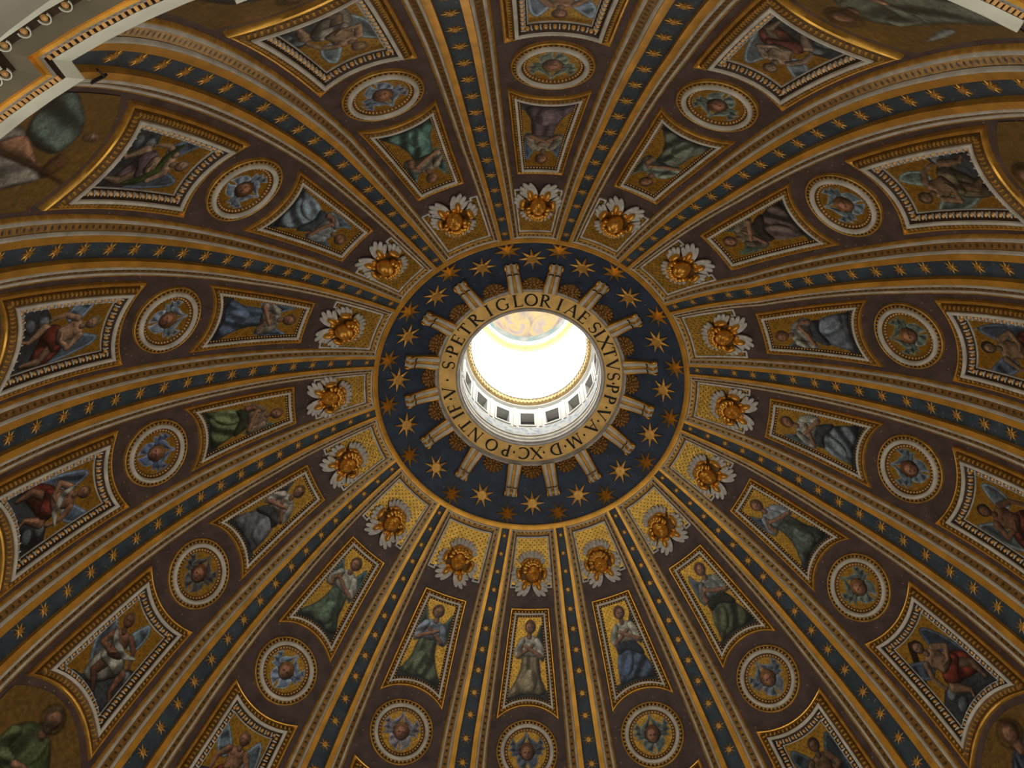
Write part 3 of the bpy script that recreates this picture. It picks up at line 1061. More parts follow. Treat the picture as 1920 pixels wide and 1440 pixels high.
def angel(sp):
    """kneeling angel on gold, x -1..1, y 0..4.9"""
    top, robe, wing, hair, mir, pose, wings = sp
    cv = Canvas(46, 104, -.84, .84, 0.0, 4.62, (0.6, 0.42, 0.12))
    cv.x = cv.x * mir
    R = np.random.RandomState(int(sum(robe) * 1000) % 9999)
    jx = (R.rand() - .5) * .16
    lean = [0.0, 0.16, -0.14, 0.26][pose]
    cv.x = cv.x - jx - lean * (cv.y - 2.2) / 2.4
    dark = tuple(c * .55 for c in robe)
    # ground or cloud
    cl = (0.17, 0.19, 0.19)
    cv.lay(cv.sdf_poly([(-1.4, -.3), (1.4, -.3), (1.3, .5), (.8, .62), (.3, .3), (-.4, .24), (-.9, .42), (-1.3, .3)]), cl, .3)
    # wings behind the shoulders
    if wings != 1:
        cv.lay(cv.sdf_poly([(.35, 3.2), (.55, 3.75), (.78, 4.2), (.92, 4.05), (.95, 3.3), (.88, 2.5), (.7, 2.1), (.5, 2.5)]), wing, .3, folds=(0.25, 13, .5, 1), rim=tuple(min(1, c * 1.7) for c in wing))
    if wings != 2:
        cv.lay(cv.sdf_poly([(-.3, 3.2), (-.55, 3.7), (-.8, 4.15), (-.93, 3.9), (-.9, 3.1), (-.78, 2.4), (-.55, 2.3)]), wing, .3, folds=(-.25, 13, .5, 2), rim=tuple(min(1, c * 1.7) for c in wing))
    # robe
    if pose in (0, 2):
        cv.lay(cv.sdf_poly([(-.32, 2.5), (.45, 2.5), (.58, 1.9), (.6, 1.2), (.78, .6), (.5, .16), (-.1, .12), (-.78, .14), (-.92, .4), (-.62, .95), (-.42, 1.6), (-.36, 2.1)]), robe, .5, folds=(.12, 11, .7, pose * 2.0))
        cv.lay(cv.sdf_poly([(-.1, 1.5), (.3, 1.55), (.42, .9), (.2, .3), (-.12, .3), (-.2, .9)]), tuple(min(1, c * 1.18) for c in robe), .35, folds=(.3, 12, .7, 1), edge=.12)
    else:
        cv.lay(cv.sdf_poly([(-.4, 2.5), (.4, 2.5), (.62, 1.7), (.9, .9), (.95, .3), (.5, .1), (-.2, .15), (-.55, .2), (-.6, .9), (-.5, 1.7)]), robe, .5, folds=(-.35, 11, .7, pose * 1.3))
        cv.lay(cv.sdf_poly([(-.45, 1.9), (.1, 1.8), (.15, 1.1), (-.1, .5), (-.5, .6), (-.62, 1.2)]), tuple(min(1, c * 1.2) for c in robe), .4, folds=(-.1, 9, .45, 2), edge=.12)
        cv.lay(cv.sdf_poly([(-.5, 2.3), (.45, 2.25), (.75, 1.6), (.5, 1.5), (0, 1.85), (-.45, 1.75)]), dark, .25, folds=(1.2, 10, .4, 1))
    # torso, sleeves
    cv.lay(cv.sdf_poly([(-.38, 2.4), (.46, 2.35), (.58, 2.9), (.52, 3.35), (.24, 3.55), (-.22, 3.52), (-.46, 3.3), (-.48, 2.8)]), top, .35, folds=(.8, 10, .4, 3))
    cv.lay(cv.sdf_caps([(.48, 3.25), (.68, 2.78), (.6, 2.42)], [.2, .24, .2]), tuple(min(1, c * 1.06) for c in top), .22, folds=(1.2, 10, .35, 1))
    cv.lay(cv.sdf_caps([(-.4, 3.25), (-.6, 2.75), (-.5, 2.42)], [.19, .22, .2]), tuple(c * .88 for c in top), .22, folds=(1.2, 10, .35, 2))
    # forearms and hands
    if pose in (0, 1):
        cv.lay(cv.sdf_caps([(-.52, 2.42), (.02, 2.78), (.22, 2.98)], [.13, .11, .10]), tuple(c * .85 for c in SKIN), .14)
        cv.lay(cv.sdf_caps([(.6, 2.42), (.06, 2.74), (-.24, 2.98)], [.14, .12, .10]), SKIN, .14)
    else:
        cv.lay(cv.sdf_caps([(-.5, 2.4), (-.55, 2.75), (-.3, 3.05)], [.13, .12, .11]), tuple(c * .9 for c in SKIN), .14)
        cv.lay(cv.sdf_caps([(.6, 2.42), (.1, 2.6), (-.32, 2.92)], [.14, .12, .11]), SKIN, .14)
    # neck and head
    cv.lay(cv.sdf_caps([(.02, 3.45), (.04, 3.75)], .14), tuple(c * .85 for c in SKIN), .15)
    face(cv, .05, 4.02, .31, (-1) ** pose * .8, SKIN, hair)
    return cv.rgba()


def cherub_disc(sp):
    """winged child's face in a roundel, x and y -1..1"""
    wing, rotn, hair = sp
    cv = Canvas(58, 58, -.88, .88, -.88, .88, (0.6, 0.42, 0.12))
    x, y = cv.x.copy(), cv.y.copy()
    cv.x, cv.y = x * math.cos(rotn) + y * math.sin(rotn), -x * math.sin(rotn) + y * math.cos(rotn)
    light = tuple(min(.85, c * 1.9 + .08) for c in wing)
    for s in (-1, 1):
        cv.lay(cv.sdf_poly([(s * .24, .12), (s * .46, .34), (s * .60, .58), (s * .74, .66), (s * .70, .46), (s * .86, .36), (s * .72, .24), (s * .86, .08), (s * .68, .02), (s * .74, -.16), (s * .52, -.16), (s * .30, -.16)]), wing, .14, folds=(1.4 * s, 22, .5, 1), rim=light)
    for s in (-1, 1):
        cv.lay(cv.sdf_poly([(s * -.02, .86), (s * .05, .84), (s * .16, .62), (s * .42, .44), (s * .54, .16), (s * .40, .10), (s * .28, .24), (s * .06, .42)]), tuple(c * 1.15 for c in wing), .12, folds=(.4 * s, 20, .4, 2), rim=light)
    for s in (-1, 1):
        cv.lay(cv.sdf_poly([(s * .0, -.34), (s * .28, -.18), (s * .42, -.08), (s * .50, -.28), (s * .44, -.54), (s * .20, -.74), (s * .04, -.84), (s * .05, -.62)]), tuple(min(1, c * 1.35) for c in wing), .14, folds=(.8 * s, 18, .4, 3), rim=light)
    cv.lay(cv.sdf_ell(0, .02, .34, .38), tuple(c * .35 for c in wing), .2)
    face(cv, 0, -.03, .29, .5, (0.58, 0.36, 0.24), hair)
    return cv.rgba()


def genius(sp, turn=0.0):
    """half draped winged figure on clouds, x -1..1, y 0..3.1"""
    drape, wing, skin, hair, mir, extra = sp
    cv = Canvas(84, 110, -.9, .9, 0.12, 2.92, (0.6, 0.42, 0.12))
    cv.x = cv.x * mir
    x, y = cv.x.copy(), cv.y - 1.5
    cv.x, cv.y = x * math.cos(turn) + y * math.sin(turn), 1.5 - x * math.sin(turn) + y * math.cos(turn)
    cl = (0.16, 0.18, 0.20)
    light = tuple(min(.85, c * 1.7 + .06) for c in wing)
    cv.lay(cv.sdf_poly([(-1.2, -.2), (1.2, -.2), (1.2, .55), (.85, .5), (.6, .85), (.2, .6), (-.2, .9), (-.55, 1.2), (-.85, 1.25), (-1.2, 1.05)]), cl, .4, folds=(.5, 5, .5, 1))
    cv.lay(cv.sdf_ell(-.62, 1.0, .26, .2), (0.36, 0.40, 0.43), .22)
    cv.lay(cv.sdf_ell(-.78, .55, .24, .2), (0.27, 0.31, 0.34), .22)
    if extra == 'cross':
        cv.lay(cv.sdf_caps([(-.95, 2.95), (.75, .45)], .13), (0.15, 0.09, 0.05), .1)
        cv.lay(cv.sdf_caps([(-.9, 1.95), (.1, 2.75)], .13), (0.15, 0.09, 0.05), .1)
    if extra == 'pillar':
        cv.lay(cv.sdf_poly([(.62, .2), (.95, .2), (.93, 1.6), (.86, 2.75), (.78, 2.75), (.68, 1.6)]), (0.45, 0.48, 0.40), .2)
    # wings
    cv.lay(cv.sdf_poly([(.30, 2.0), (.55, 2.45), (.78, 2.62), (.95, 2.35), (.95, 1.7), (.85, 1.1), (.7, .7), (.55, 1.1), (.4, 1.6)]), wing, .3, folds=(.3, 14, .55, 1), rim=light)
    cv.lay(cv.sdf_poly([(-.12, 2.05), (-.42, 2.5), (-.72, 2.72), (-.88, 2.5), (-.82, 2.1), (-.6, 1.75), (-.3, 1.7)]), tuple(c * 1.15 for c in wing), .3, folds=(-.8, 14, .5, 2), rim=light)
    # drapery behind and over the hips
    cv.lay(cv.sdf_poly([(-.35, 1.45), (.45, 1.5), (.72, 1.1), (.85, .6), (.6, .35), (.2, .5), (-.15, .75), (-.5, .95)]), drape, .4, folds=(-.6, 10, .6, 2))
    # far leg, near leg
    cv.lay(cv.sdf_caps([(.2, 1.25), (.52, .72), (.32, .2)], [.19, .14, .07]), tuple(c * .8 for c in skin), .2)
    cv.lay(cv.sdf_caps([(.05, 1.25), (-.48, .98), (-.3, .42), (-.42, .25)], [.21, .17, .09, .06]), skin, .22)
    cv.lay(cv.sdf_poly([(-.28, 1.5), (.42, 1.48), (.5, 1.15), (.1, 1.0), (-.2, .86), (-.42, 1.1)]), tuple(min(1, c * 1.15) for c in drape), .25, folds=(.5, 12, .5, 4))
    # body
    cv.lay(cv.sdf_poly([(-.2, 1.35), (.32, 1.3), (.36, 1.65), (.46, 2.0), (.3, 2.2), (-.05, 2.22), (-.3, 2.08), (-.24, 1.7)]), skin, .32)
    cv.lay(cv.sdf_ell(-.1, 1.95, .12, .08), tuple(c * .8 for c in skin), .1, alpha=.5)
    cv.lay(cv.sdf_ell(.2, 1.93, .12, .08), tuple(c * .8 for c in skin), .1, alpha=.5)
    # arms
    cv.lay(cv.sdf_caps([(.4, 2.05), (.62, 1.62), (.25, 1.42), (.05, 1.5)], [.12, .11, .08, .06]), skin, .12)
    cv.lay(cv.sdf_caps([(-.26, 2.06), (-.56, 1.72), (-.62, 1.32), (-.6, 1.2)], [.12, .10, .08, .06]), tuple(c * .9 for c in skin), .12)
    cv.lay(cv.sdf_caps([(.1, 2.15), (.13, 2.35)], .1), tuple(c * .85 for c in skin), .12)
    face(cv, .14, 2.5, .2, .6 * mir, skin, hair)
    if extra == 'scarf':
        cv.lay(cv.sdf_caps([(.42, 2.2), (.2, 1.75), (-.3, 1.5), (-.7, 1.55)], [.07, .12, .12, .05]), (0.50, 0.50, 0.46), .12, folds=(1.0, 14, .5, 1))
    if extra == 'green':
        cv.lay(cv.sdf_caps([(-.6, 2.1), (-.2, 1.8), (.3, 1.75), (.6, 1.3), (.62, .9)], [.06, .12, .12, .14, .05]), (0.20, 0.27, 0.10), .14, folds=(1.0, 12, .6, 1))
    return cv.rgba()


def saint(sp):
    """half length haloed figure under the arch, x -1.3..1.3, y 0..2.6"""
    robe, cloak, hair, beard, mir, extra, gold = sp
    cv = Canvas(80, 96, -1.67, 1.67, -2.1, 2.6, (0.27, 0.17, 0.08), gold * .5)
    cv.x = cv.x * mir
    if extra == 'staff':
        cv.y = (cv.y + 2.1) / 1.808
        cv.py /= 1.808
        cv.lay(cv.sdf_poly([(-.9, -.3), (1.3, -.3), (1.2, .8), (.95, 1.7), (.75, 2.1), (.3, 1.7), (-.3, 1.3), (-.8, .8)]), robe, .5, folds=(.5, 7, .8, 1))
        cv.lay(cv.sdf_poly([(-1.75, 1.45), (-1.1, 1.95), (-.5, 2.1), (.05, 1.95), (-.1, 1.5), (-.5, 1.1), (-1.2, 1.0)]), cloak, .4, folds=(-.4, 7, .7, 2))
        cv.lay(cv.sdf_poly([(-.5, 1.1), (-.1, 1.45), (.3, 1.7), (.1, 1.2), (-.3, .7)]), SKIN, .2, folds=(.6, 9, .4, 1))
        cv.lay(cv.sdf_poly([(.05, 2.0), (.5, 1.9), (.75, 2.15), (.3, 2.3)]), (.33, .20, .09), .15)
        cv.lay(cv.sdf_caps([(-.3, .45), (.95, 2.7)], .05), (0.22, 0.11, 0.05), .05)
        face(cv, -.45, 2.3, .12, .5, (0.48, .36, .27), (.34, .24, .16))
        return cv.rgba()
    cv.lay(cv.sdf_ell(.05, 2.12, .42, .42), (0.38, 0.26, 0.08), .4, edge=.55, amb=.8, dif=.3)
    cv.lay(cv.sdf_poly([(-1.1, -2.4), (1.2, -2.4), (1.05, .3), (.82, 1.3), (.4, 1.72), (-.3, 1.72), (-.8, 1.3), (-1.0, .5)]), robe, .6, folds=(.25, 7, .7, 1))
    cv.lay(cv.sdf_poly([(-1.3, -2.4), (-.2, -2.4), (-.1, .3), (-.35, 1.2), (-.3, 1.62), (-.75, 1.4), (-1.05, .8)]), cloak, .4, folds=(-.2, 8, .7, 2))
    cv.lay(cv.sdf_caps([(.7, 1.2), (.75, .6), (.1, .55)], [.2, .2, .12]), tuple(min(1, c * 1.15) for c in robe), .2, folds=(1.0, 8, .5, 3))
    cv.lay(cv.sdf_caps([(.1, .55), (-.2, .68)], [.12, .1]), SKIN, .14)
    if extra == 'blade':
        cv.lay(cv.sdf_poly([(1.22, .2), (1.36, .2), (1.44, .8), (1.44, 1.6), (1.34, 1.2), (1.24, .7)]), (0.42, 0.45, 0.45), .1)
    cv.lay(cv.sdf_caps([(0, 1.6), (.02, 1.85)], .15), tuple(c * .8 for c in SKIN), .15)
    face(cv, .04, 2.1, .25, .7, tuple(c * .9 for c in SKIN), hair, beard)
    return cv.rgba()


# ------------------------------------------------------------------ frames that follow the vault


class Panel:
    """four-sided field on the vault; v is the profile angle, u metres. side() gives the half width, top()/bot() the profile angle of the ends"""

    def __init__(s, k, top, bot, hw_top, hw_bot, et, eb):
        s.k, s.top, s.bot = k, top, bot
        s.hw = lambda e: hw_bot + (hw_top - hw_bot) * (e - eb) / (et - eb)

    def corner(s, sx, end, d):
        u = sx * 1.0
        e = (s.top if end else s.bot)(0)
        for _ in range(8):
            f = s.top if end else s.bot
            e = f(u) + (-d if end else d) / M_DEG
            u = sx * (s.hw(e) - d)
        return u, e

    def loop(s, d, n=(22, 30)):
        """closed outline inset by d: bottom, right, top, left"""
        bl, br, tl, tr = s.corner(-1, 0, d), s.corner(1, 0, d), s.corner(-1, 1, d), s.corner(1, 1, d)
        t = np.linspace(0, 1, n[0], endpoint=False)
        us = bl[0] + (br[0] - bl[0]) * t
        es = np.array([s.bot(x) for x in us]) + d / M_DEG
        es = es + (bl[1] - es[0])
        U, E = [us], [es]
        t2 = np.linspace(0, 1, n[1], endpoint=False)
        U.append(br[0] + (tr[0] - br[0]) * t2)
        E.append(br[1] + (tr[1] - br[1]) * t2)
        us = tr[0] + (tl[0] - tr[0]) * t
        es = np.array([s.top(x) for x in us]) - d / M_DEG
        es = es + (tr[1] - es[0])
        U.append(us)
        E.append(es)
        U.append(tl[0] + (bl[0] - tl[0]) * t2)
        E.append(tl[1] + (bl[1] - tl[1]) * t2)
        return np.concatenate(U), np.concatenate(E)

    def sweep(s, prof, n=(22, 30)):
        out = []
        for d, off in prof:
            U, E = s.loop(d, n)
            out.append(comp(s.k, U, E, np.full_like(U, off)))
        return np.stack(out)

    def along(s, d, step):
        """evenly spaced (u, ell) points on the inset outline with edge directions"""
        U, E = s.loop(d, (40, 60))
        U, E = np.append(U, U[0]), np.append(E, E[0])
        L = np.concatenate([[0], np.cumsum(np.hypot(np.diff(U), np.diff(E) * M_DEG))])
        n = int(L[-1] / step)
        t = (np.arange(n) + .5) / n * L[-1]
        u, e = np.interp(t, L, U), np.interp(t, L, E)
        u2, e2 = np.interp(np.minimum(t + .02, L[-1]), L, U), np.interp(np.minimum(t + .02, L[-1]), L, E)
        du, dv = u2 - u, (e2 - e) * M_DEG
        q = np.hypot(du, dv) + 1e-9
        return u, e, du / q, dv / q

    def picture(s, d, off, rgba, parent, cell=0.24):
        h, w = rgba.shape[:2]
        # x follows the tapering sides, y runs between the curved ends
        X = np.linspace(-1, 1, w)
        bl, tl = s.corner(-1, 0, d), s.corner(-1, 1, d)
        U = np.zeros((h, w))
        E = np.zeros((h, w))
        for i in range(h):
            y = i / (h - 1)
            hb, ht = -bl[0], -tl[0]
            hw = hb + (ht - hb) * y
            U[i] = X * hw
            eb = np.array([s.bot(x) for x in X * hb]) + d / M_DEG
            eb += bl[1] - eb[0]
            et = np.array([s.top(x) for x in X * ht]) - d / M_DEG
            et += tl[1] - et[0]
            E[i] = eb + (et - eb) * y
        P = comp(s.k, U, E, np.full_like(U, off))
        V = E * M_DEG
        uv = np.stack([(U + V) / cell, (U - V) / cell], -1)
        return grid_object('mosaic_picture', P, 'mosaic_picture', parent, uv, rgba, True)


def local_box(b, k, u, e, du, dv, hl, hw, o0, o1, taper=1.0):
    """small block on the vault: half length hl along (du,dv), half width hw across"""
    c = []
    for off, q in ((o0, 1.0), (o1, taper)):
        for sx, sy in ((-1, -1), (1, -1), (1, 1), (-1, 1)):
            uu = u + sx * hl * q * du - sy * hw * q * dv
            ee = e + (sx * hl * q * dv + sy * hw * q * du) / M_DEG
            c.append((uu, ee, off))
    c = np.array(c)
    b.box8(comp(k, c[:, 0], c[:, 1], c[:, 2]))


def local_egg(b, k, u, e, du, dv, rl, rw, off, hgt, nu=6, nv=3):
    th = np.linspace(0, 2 * PI, nu + 1)[:-1]
    G = []
    for y in np.linspace(0, PI / 2 - .05, nv):
        x_ = rl * np.cos(th) * math.cos(y)
        y_ = rw * np.sin(th) * math.cos(y)
        G.append(comp(k, u + x_ * du - y_ * dv, e + (x_ * dv + y_ * du) / M_DEG, np.full_like(th, off + hgt * math.sin(y))))
    b.grid(np.stack(G), closed=True)


def frame(P_, k, root, spec, leaf, eggs, dart=None):
    """spec: list of (part name, material, profile); leaf/eggs: repeats along an inset line"""
    for nm, mtl, prof in spec:
        b = MB()
        b.grid(P_.sweep(prof), closed=True)
        b.build(nm, mtl, root)
    d, step, hl, hw, o0, o1 = leaf
    b = MB()
    for u, e, du, dv in zip(*P_.along(d, step)):
        local_box(b, k, u, e, du, dv, hl, hw, o0, o1, 0.7)
    o = b.build('leaf_tongues', 'gilt_dull', root, smooth=False)
    o['kind'] = 'stuff'
    d, step, rl, rw, off, hg = eggs
    b = MB()
    bd = MB()
    for i, (u, e, du, dv) in enumerate(zip(*P_.along(d, step))):
        local_egg(b, k, u, e, du, dv, rl, rw, off, hg)
        if dart:
            local_box(bd, k, u + du * step / 2, e + dv * step / 2 / M_DEG, du, dv, 0.028, rw * 1.15, off, off + hg * .8)
    o = b.build('egg_row' if dart else 'bead_row', 'egg_gold', root)
    o['kind'] = 'stuff'
    if dart:
        o = bd.build('dart_row', 'stucco_white', root, smooth=False)
        o['kind'] = 'stuff'


ANGEL = [((.60, .60, .56), (.47, .42, .30), (.13, .17, .16), (.34, .20, .10), 1, 0, 2, 'beige', 'crossed arms'),
         ((.42, .49, .58), (.30, .36, .25), (.20, .27, .24), (.36, .22, .12), -1, 0, 0, 'green', 'blue sleeves'),
         ((.58, .58, .54), (.28, .37, .29), (.18, .30, .32), (.32, .20, .11), 1, 2, 0, 'sea green', 'white sleeves'),
         ((.56, .54, .50), (.34, .35, .38), (.20, .23, .26), (.34, .20, .10), -1, 1, 2, 'slate grey', 'white cloak'),
         ((.46, .36, .28), (.32, .38, .22), (.24, .30, .24), (.42, .22, .08), 1, 3, 2, 'leaf green', 'red hair'),
         ((.46, .44, .38), (.25, .33, .45), (.24, .31, .40), (.38, .24, .14), -1, 0, 0, 'deep blue', 'pale sleeves'),
         ((.44, .47, .48), (.36, .44, .50), (.22, .28, .34), (.36, .22, .12), 1, 3, 0, 'light blue', 'pale scarf'),
         ((.46, .42, .34), (.26, .42, .38), (.20, .30, .28), (.44, .26, .12), -1, 2, 0, 'teal', 'white sleeves'),
         ((.50, .46, .38), (.34, .27, .30), (.22, .30, .40), (.34, .17, .08), 1, 0, 0, 'purple', 'cream sleeves'),
         ((.42, .46, .40), (.34, .37, .31), (.24, .28, .25), (.30, .19, .11), -1, 2, 1, 'grey green', 'pale sleeves'),
         ((.40, .34, .26), (.33, .27, .25), (.20, .26, .21), (.30, .18, .09), 1, 1, 0, 'mauve brown', 'bare arm'),
         ((.46, .46, .42), (.33, .37, .43), (.22, .26, .33), (.36, .19, .09), -1, 3, 2, 'blue grey', 'white sleeves'),
         ((.54, .55, .50), (.32, .38, .42), (.22, .26, .28), (.32, .17, .08), 1, 1, 1, 'steel blue', 'white tunic'),
         ((.46, .51, .56), (.26, .31, .28), (.20, .25, .30), (.34, .20, .10), 1, 2, 1, 'olive blue', 'light blue tunic'),
         ((.42, .45, .44), (.27, .29, .19), (.22, .27, .31), (.34, .20, .10), 1, 3, 1, 'dark olive', 'grey sleeves'),
         ((.62, .62, .54), (.22, .30, .43), (.12, .15, .16), (.32, .18, .09), 1, 1, 2, 'royal blue', 'white tunic')]
WINGC = [((.20, .24, .29), .05), ((.33, .32, .36), .15), ((.30, .37, .47), -.1), ((.22, .22, .22), .3), ((.22, .28, .40), -.2), ((.30, .35, .41), .2), ((.29, .35, .42), -.1), ((.28, .33, .40), .1),
         ((.28, .32, .27), 0), ((.26, .31, .29), .1), ((.26, .32, .36), -.15), ((.24, .29, .26), .25), ((.24, .30, .34), .15), ((.25, .29, .28), .2), ((.25, .29, .35), .1), ((.24, .29, .28), -.1)]
RED, WHT, GRN = (.40, .13, .09), (.50, .49, .44), (.22, .29, .12)
GEN = [(RED, (.24, .29, .36), SKIN, HAIR, 1, ''), (RED, (.26, .32, .38), SKIN, HAIR, 1, ''), (RED, (.25, .31, .36), (.52, .34, .23), (.40, .26, .13), 1, ''), (WHT, (.25, .31, .36), (.46, .28, .19), (.38, .24, .12), -1, 'scarf'),
       ((.36, .11, .09), (.22, .28, .36), (.54, .35, .24), (.36, .22, .11), -1, 'scarf'), ((.38, .13, .09), (.23, .30, .37), (.58, .42, .30), (.36, .32, .20), 1, ''), ((.34, .26, .30), (.19, .24, .30), (.55, .42, .31), (.38, .26, .15), 1, 'green'),
       ((.44, .42, .36), (.30, .37, .40), (.56, .42, .30), (.38, .27, .16), -1, ''), ((.32, .28, .16), (.30, .38, .46), SKIN, HAIR, 1, ''), ((.40, .18, .14), (.28, .33, .36), (.52, .42, .33), (.34, .22, .12), 1, ''),
       ((.34, .30, .20), (.27, .33, .30), (.46, .33, .22), (.28, .19, .10), -1, ''), ((.36, .10, .08), (.17, .21, .27), (.45, .32, .21), (.14, .09, .06), 1, 'pillar'), ((.30, .12, .09), (.24, .28, .30), (.40, .25, .16), (.17, .11, .07), -1, ''),
       ((.42, .13, .07), (.15, .19, .25), (.47, .34, .24), (.15, .10, .06), 1, 'cross'), ((.24, .26, .30), (.13, .18, .21), (.38, .26, .17), (.20, .13, .08), 1, ''), (RED, (.24, .29, .35), SKIN, HAIR, -1, '')]
GTURN = [0, .1, .15, -.42, .28, .35, .25, -.2, .1, .32, -.3, .2, -.1, .35, .0, .1]
GENW = ['red drapery', 'red drapery and blue wings', 'red drapery and raised blue wing', 'white drapery stooping', 'dark red drapery and white scarf', 'crimson drapery by clouds', 'green scarf', 'pale drapery',
        'ochre drapery', 'pink drapery', 'olive drapery', 'a pale pillar', 'maroon drapery', 'a dark wooden cross', 'dark wings', 'crimson cloth']
SNT = [((.26, .30, .16), (.34, .22, .12), HAIR, True, 1, '', .35), ((.34, .20, .14), (.22, .26, .30), HAIR, True, 1, '', .35), ((.24, .27, .32), (.36, .24, .14), HAIR, True, -1, '', .35), ((.26, .30, .17), (.22, .28, .12), (.26, .20, .14), True, -1, '', .45),
       ((.30, .20, .14), (.20, .24, .22), HAIR, True, 1, '', .35), ((.28, .28, .22), (.30, .18, .12), HAIR, False, 1, '', .35), ((.44, .42, .38), (.27, .35, .32), HAIR, True, 1, 'staff', .5), ((.32, .16, .12), (.20, .24, .28), HAIR, True, -1, '', .35),
       ((.24, .28, .30), (.34, .24, .14), HAIR, True, 1, '', .35), ((.30, .33, .27), (.28, .31, .25), HAIR, True, -1, 'blade', .45), ((.26, .24, .16), (.22, .22, .14), HAIR, True, 1, '', .45), ((.30, .22, .16), (.22, .26, .28), HAIR, True, -1, '', .35),
       ((.24, .26, .22), (.30, .18, .12), HAIR, True, 1, '', .35), ((.21, .27, .35), (.19, .25, .34), HAIR, False, 1, '', .4), ((.28, .26, .18), (.30, .16, .12), HAIR, True, 1, '', .35), ((.26, .28, .30), (.28, .20, .14), HAIR, True, -1, '', .35)]
SNTW = ['brown and green', 'russet', 'grey blue', 'green', 'brown', 'olive', 'white with a teal cloak', 'dark red', 'slate', 'grey green', 'umber', 'tawny', 'moss', 'blue', 'ochre', 'ash']

MC = 35.15          # profile angle of the roundel centres


def arch(u, R, up, c=MC):
    """profile angle of a circle of radius R about the roundel centre"""
    return c + (1 if up else -1) * math.sqrt(max(R * R - min(u * u, R * R * .98), 0)) / M_DEG


for k in range(16):
    C = CLOCK[k]
    # -------- angel panel
    sp = ANGEL[k]
    root = empty('angel_panel', 'gilt framed mosaic of kneeling angel in %s robe, %s' % (sp[7], C), 'mosaic panel', 'angel mosaics around the oculus')
    P_ = Panel(k, lambda u: 51.5, lambda u: arch(u, 2.36, True), 1.14, 1.74, 51.5, 38.95)
    frame(P_, k, root,
          [('gilt_moulding', 'gilt', [(-.01, 0), (0, .10), (.03, .145), (.07, .145), (.10, .10), (.12, .08)]),
           ('leaf_band', 'umber_gold', [(.12, .08), (.15, .13), (.25, .20)]),
           ('white_moulding', 'stucco_white', [(.25, .19), (.26, .235), (.31, .25), (.36, .235), (.38, .17)]),
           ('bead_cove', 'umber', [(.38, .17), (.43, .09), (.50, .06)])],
          (.20, .20, .055, .05, .14, .20), (.435, .15, .05, .045, .09, .05))
    P_.picture(.49, .065, angel(sp[:7]), root)
    # -------- roundel with a cherub's face
    wc, rotn = WINGC[k]
    root = empty('medallion', 'round framed mosaic of a winged child face, %s' % C, 'medallion', 'cherub roundels around the dome')

    def ringp(rho, off, n=64):
        th = np.linspace(0, 2 * PI, n + 1)[:-1]
        return comp(k, rho * np.cos(th), MC + rho * np.sin(th) / M_DEG, np.full(n, off))
    for nm, mtl, prof in (('gilt_rim', 'gilt_dull', [(1.68, 0), (1.67, .12), (1.63, .15), (1.59, .12)]),
                          ('tooth_band', 'umber', [(1.59, .12), (1.58, .08), (1.45, .14)]),
                          ('white_ring', 'stucco_white', [(1.46, .14), (1.45, .22), (1.40, .27), (1.33, .28), (1.27, .24), (1.245, .16)]),
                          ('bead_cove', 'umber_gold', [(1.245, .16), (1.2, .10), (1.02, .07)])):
        b = MB()
        b.grid(np.stack([ringp(r_, f_) for r_, f_ in prof]), closed=True)
        b.build(nm, mtl, root)
    b = MB()
    nt_ = 46
    for i in range(nt_):
        a = 2 * PI * i / nt_
        tri = []
        for off in (.09, .15):
            for da, rho in ((-.055, 1.47), (.055, 1.47), (0.0, 1.60)):
                tri.append((rho * math.cos(a + da), MC + rho * math.sin(a + da) / M_DEG, off))
        tri = np.array(tri)
        b.add(comp(k, tri[:, 0], tri[:, 1], tri[:, 2]), [(0, 1, 2), (3, 5, 4), (0, 1, 4, 3), (1, 2, 5, 4), (2, 0, 3, 5)])
    o = b.build('tooth_row', 'gilt_dull', root, smooth=False)
    o['kind'] = 'stuff'
    b = MB()
    for i in range(44):
        a = 2 * PI * i / 44
        local_egg(b, k, 1.14 * math.cos(a), MC + 1.14 * math.sin(a) / M_DEG, -math.sin(a), math.cos(a), .052, .06, .08, .07)
    o = b.build('bead_row', 'egg_gold', root)
    o['kind'] = 'stuff'
    rgba = cherub_disc((wc, rotn, (.44, .27, .10) if k % 3 else (.34, .18, .08)))
    n_ = 58
    gx, gy = np.meshgrid(np.linspace(-1, 1, n_), np.linspace(-1, 1, n_))
    # square grid squeezed onto the disc
    dx, dy = gx * np.sqrt(1 - gy * gy / 2), gy * np.sqrt(1 - gx * gx / 2)
    ix, iy = (dx + 1) / 2 * (n_ - 1), (dy + 1) / 2 * (n_ - 1)
    x0_, y0_ = np.clip(ix.astype(int), 0, n_ - 2), np.clip(iy.astype(int), 0, n_ - 2)
    fx, fy = (ix - x0_)[..., None], (iy - y0_)[..., None]
    rg = rgba[y0_, x0_] * (1 - fx) * (1 - fy) + rgba[y0_, x0_ + 1] * fx * (1 - fy) + rgba[y0_ + 1, x0_] * (1 - fx) * fy + rgba[y0_ + 1, x0_ + 1] * fx * fy
    Pm = comp(k, dx * 1.06, MC + dy * 1.06 / M_DEG, np.full_like(dx, .075))
    uv = np.stack([(dx + dy) * 1.06 / .22, (dx - dy) * 1.06 / .22], -1)
    grid_object('mosaic_picture', Pm, 'mosaic_picture', root, uv, rg)
    # -------- large panel with a winged figure
    root = empty('figure_panel', 'large mosaic of winged figure with %s, %s' % (GENW[k], C), 'mosaic panel', 'large figure mosaics low on the dome')
    P_ = Panel(k, lambda u: arch(u, 2.62, False) + .25 if abs(u) < 2.5 else arch(2.5, 2.62, False), lambda u: 17.75 - 0.42 * u * u / M_DEG / 1.0 * 0.62, 1.98, 2.36, 31.1, 15.6)
    P_.top = lambda u: 30.05 + 0.155 * u * u / M_DEG * .8
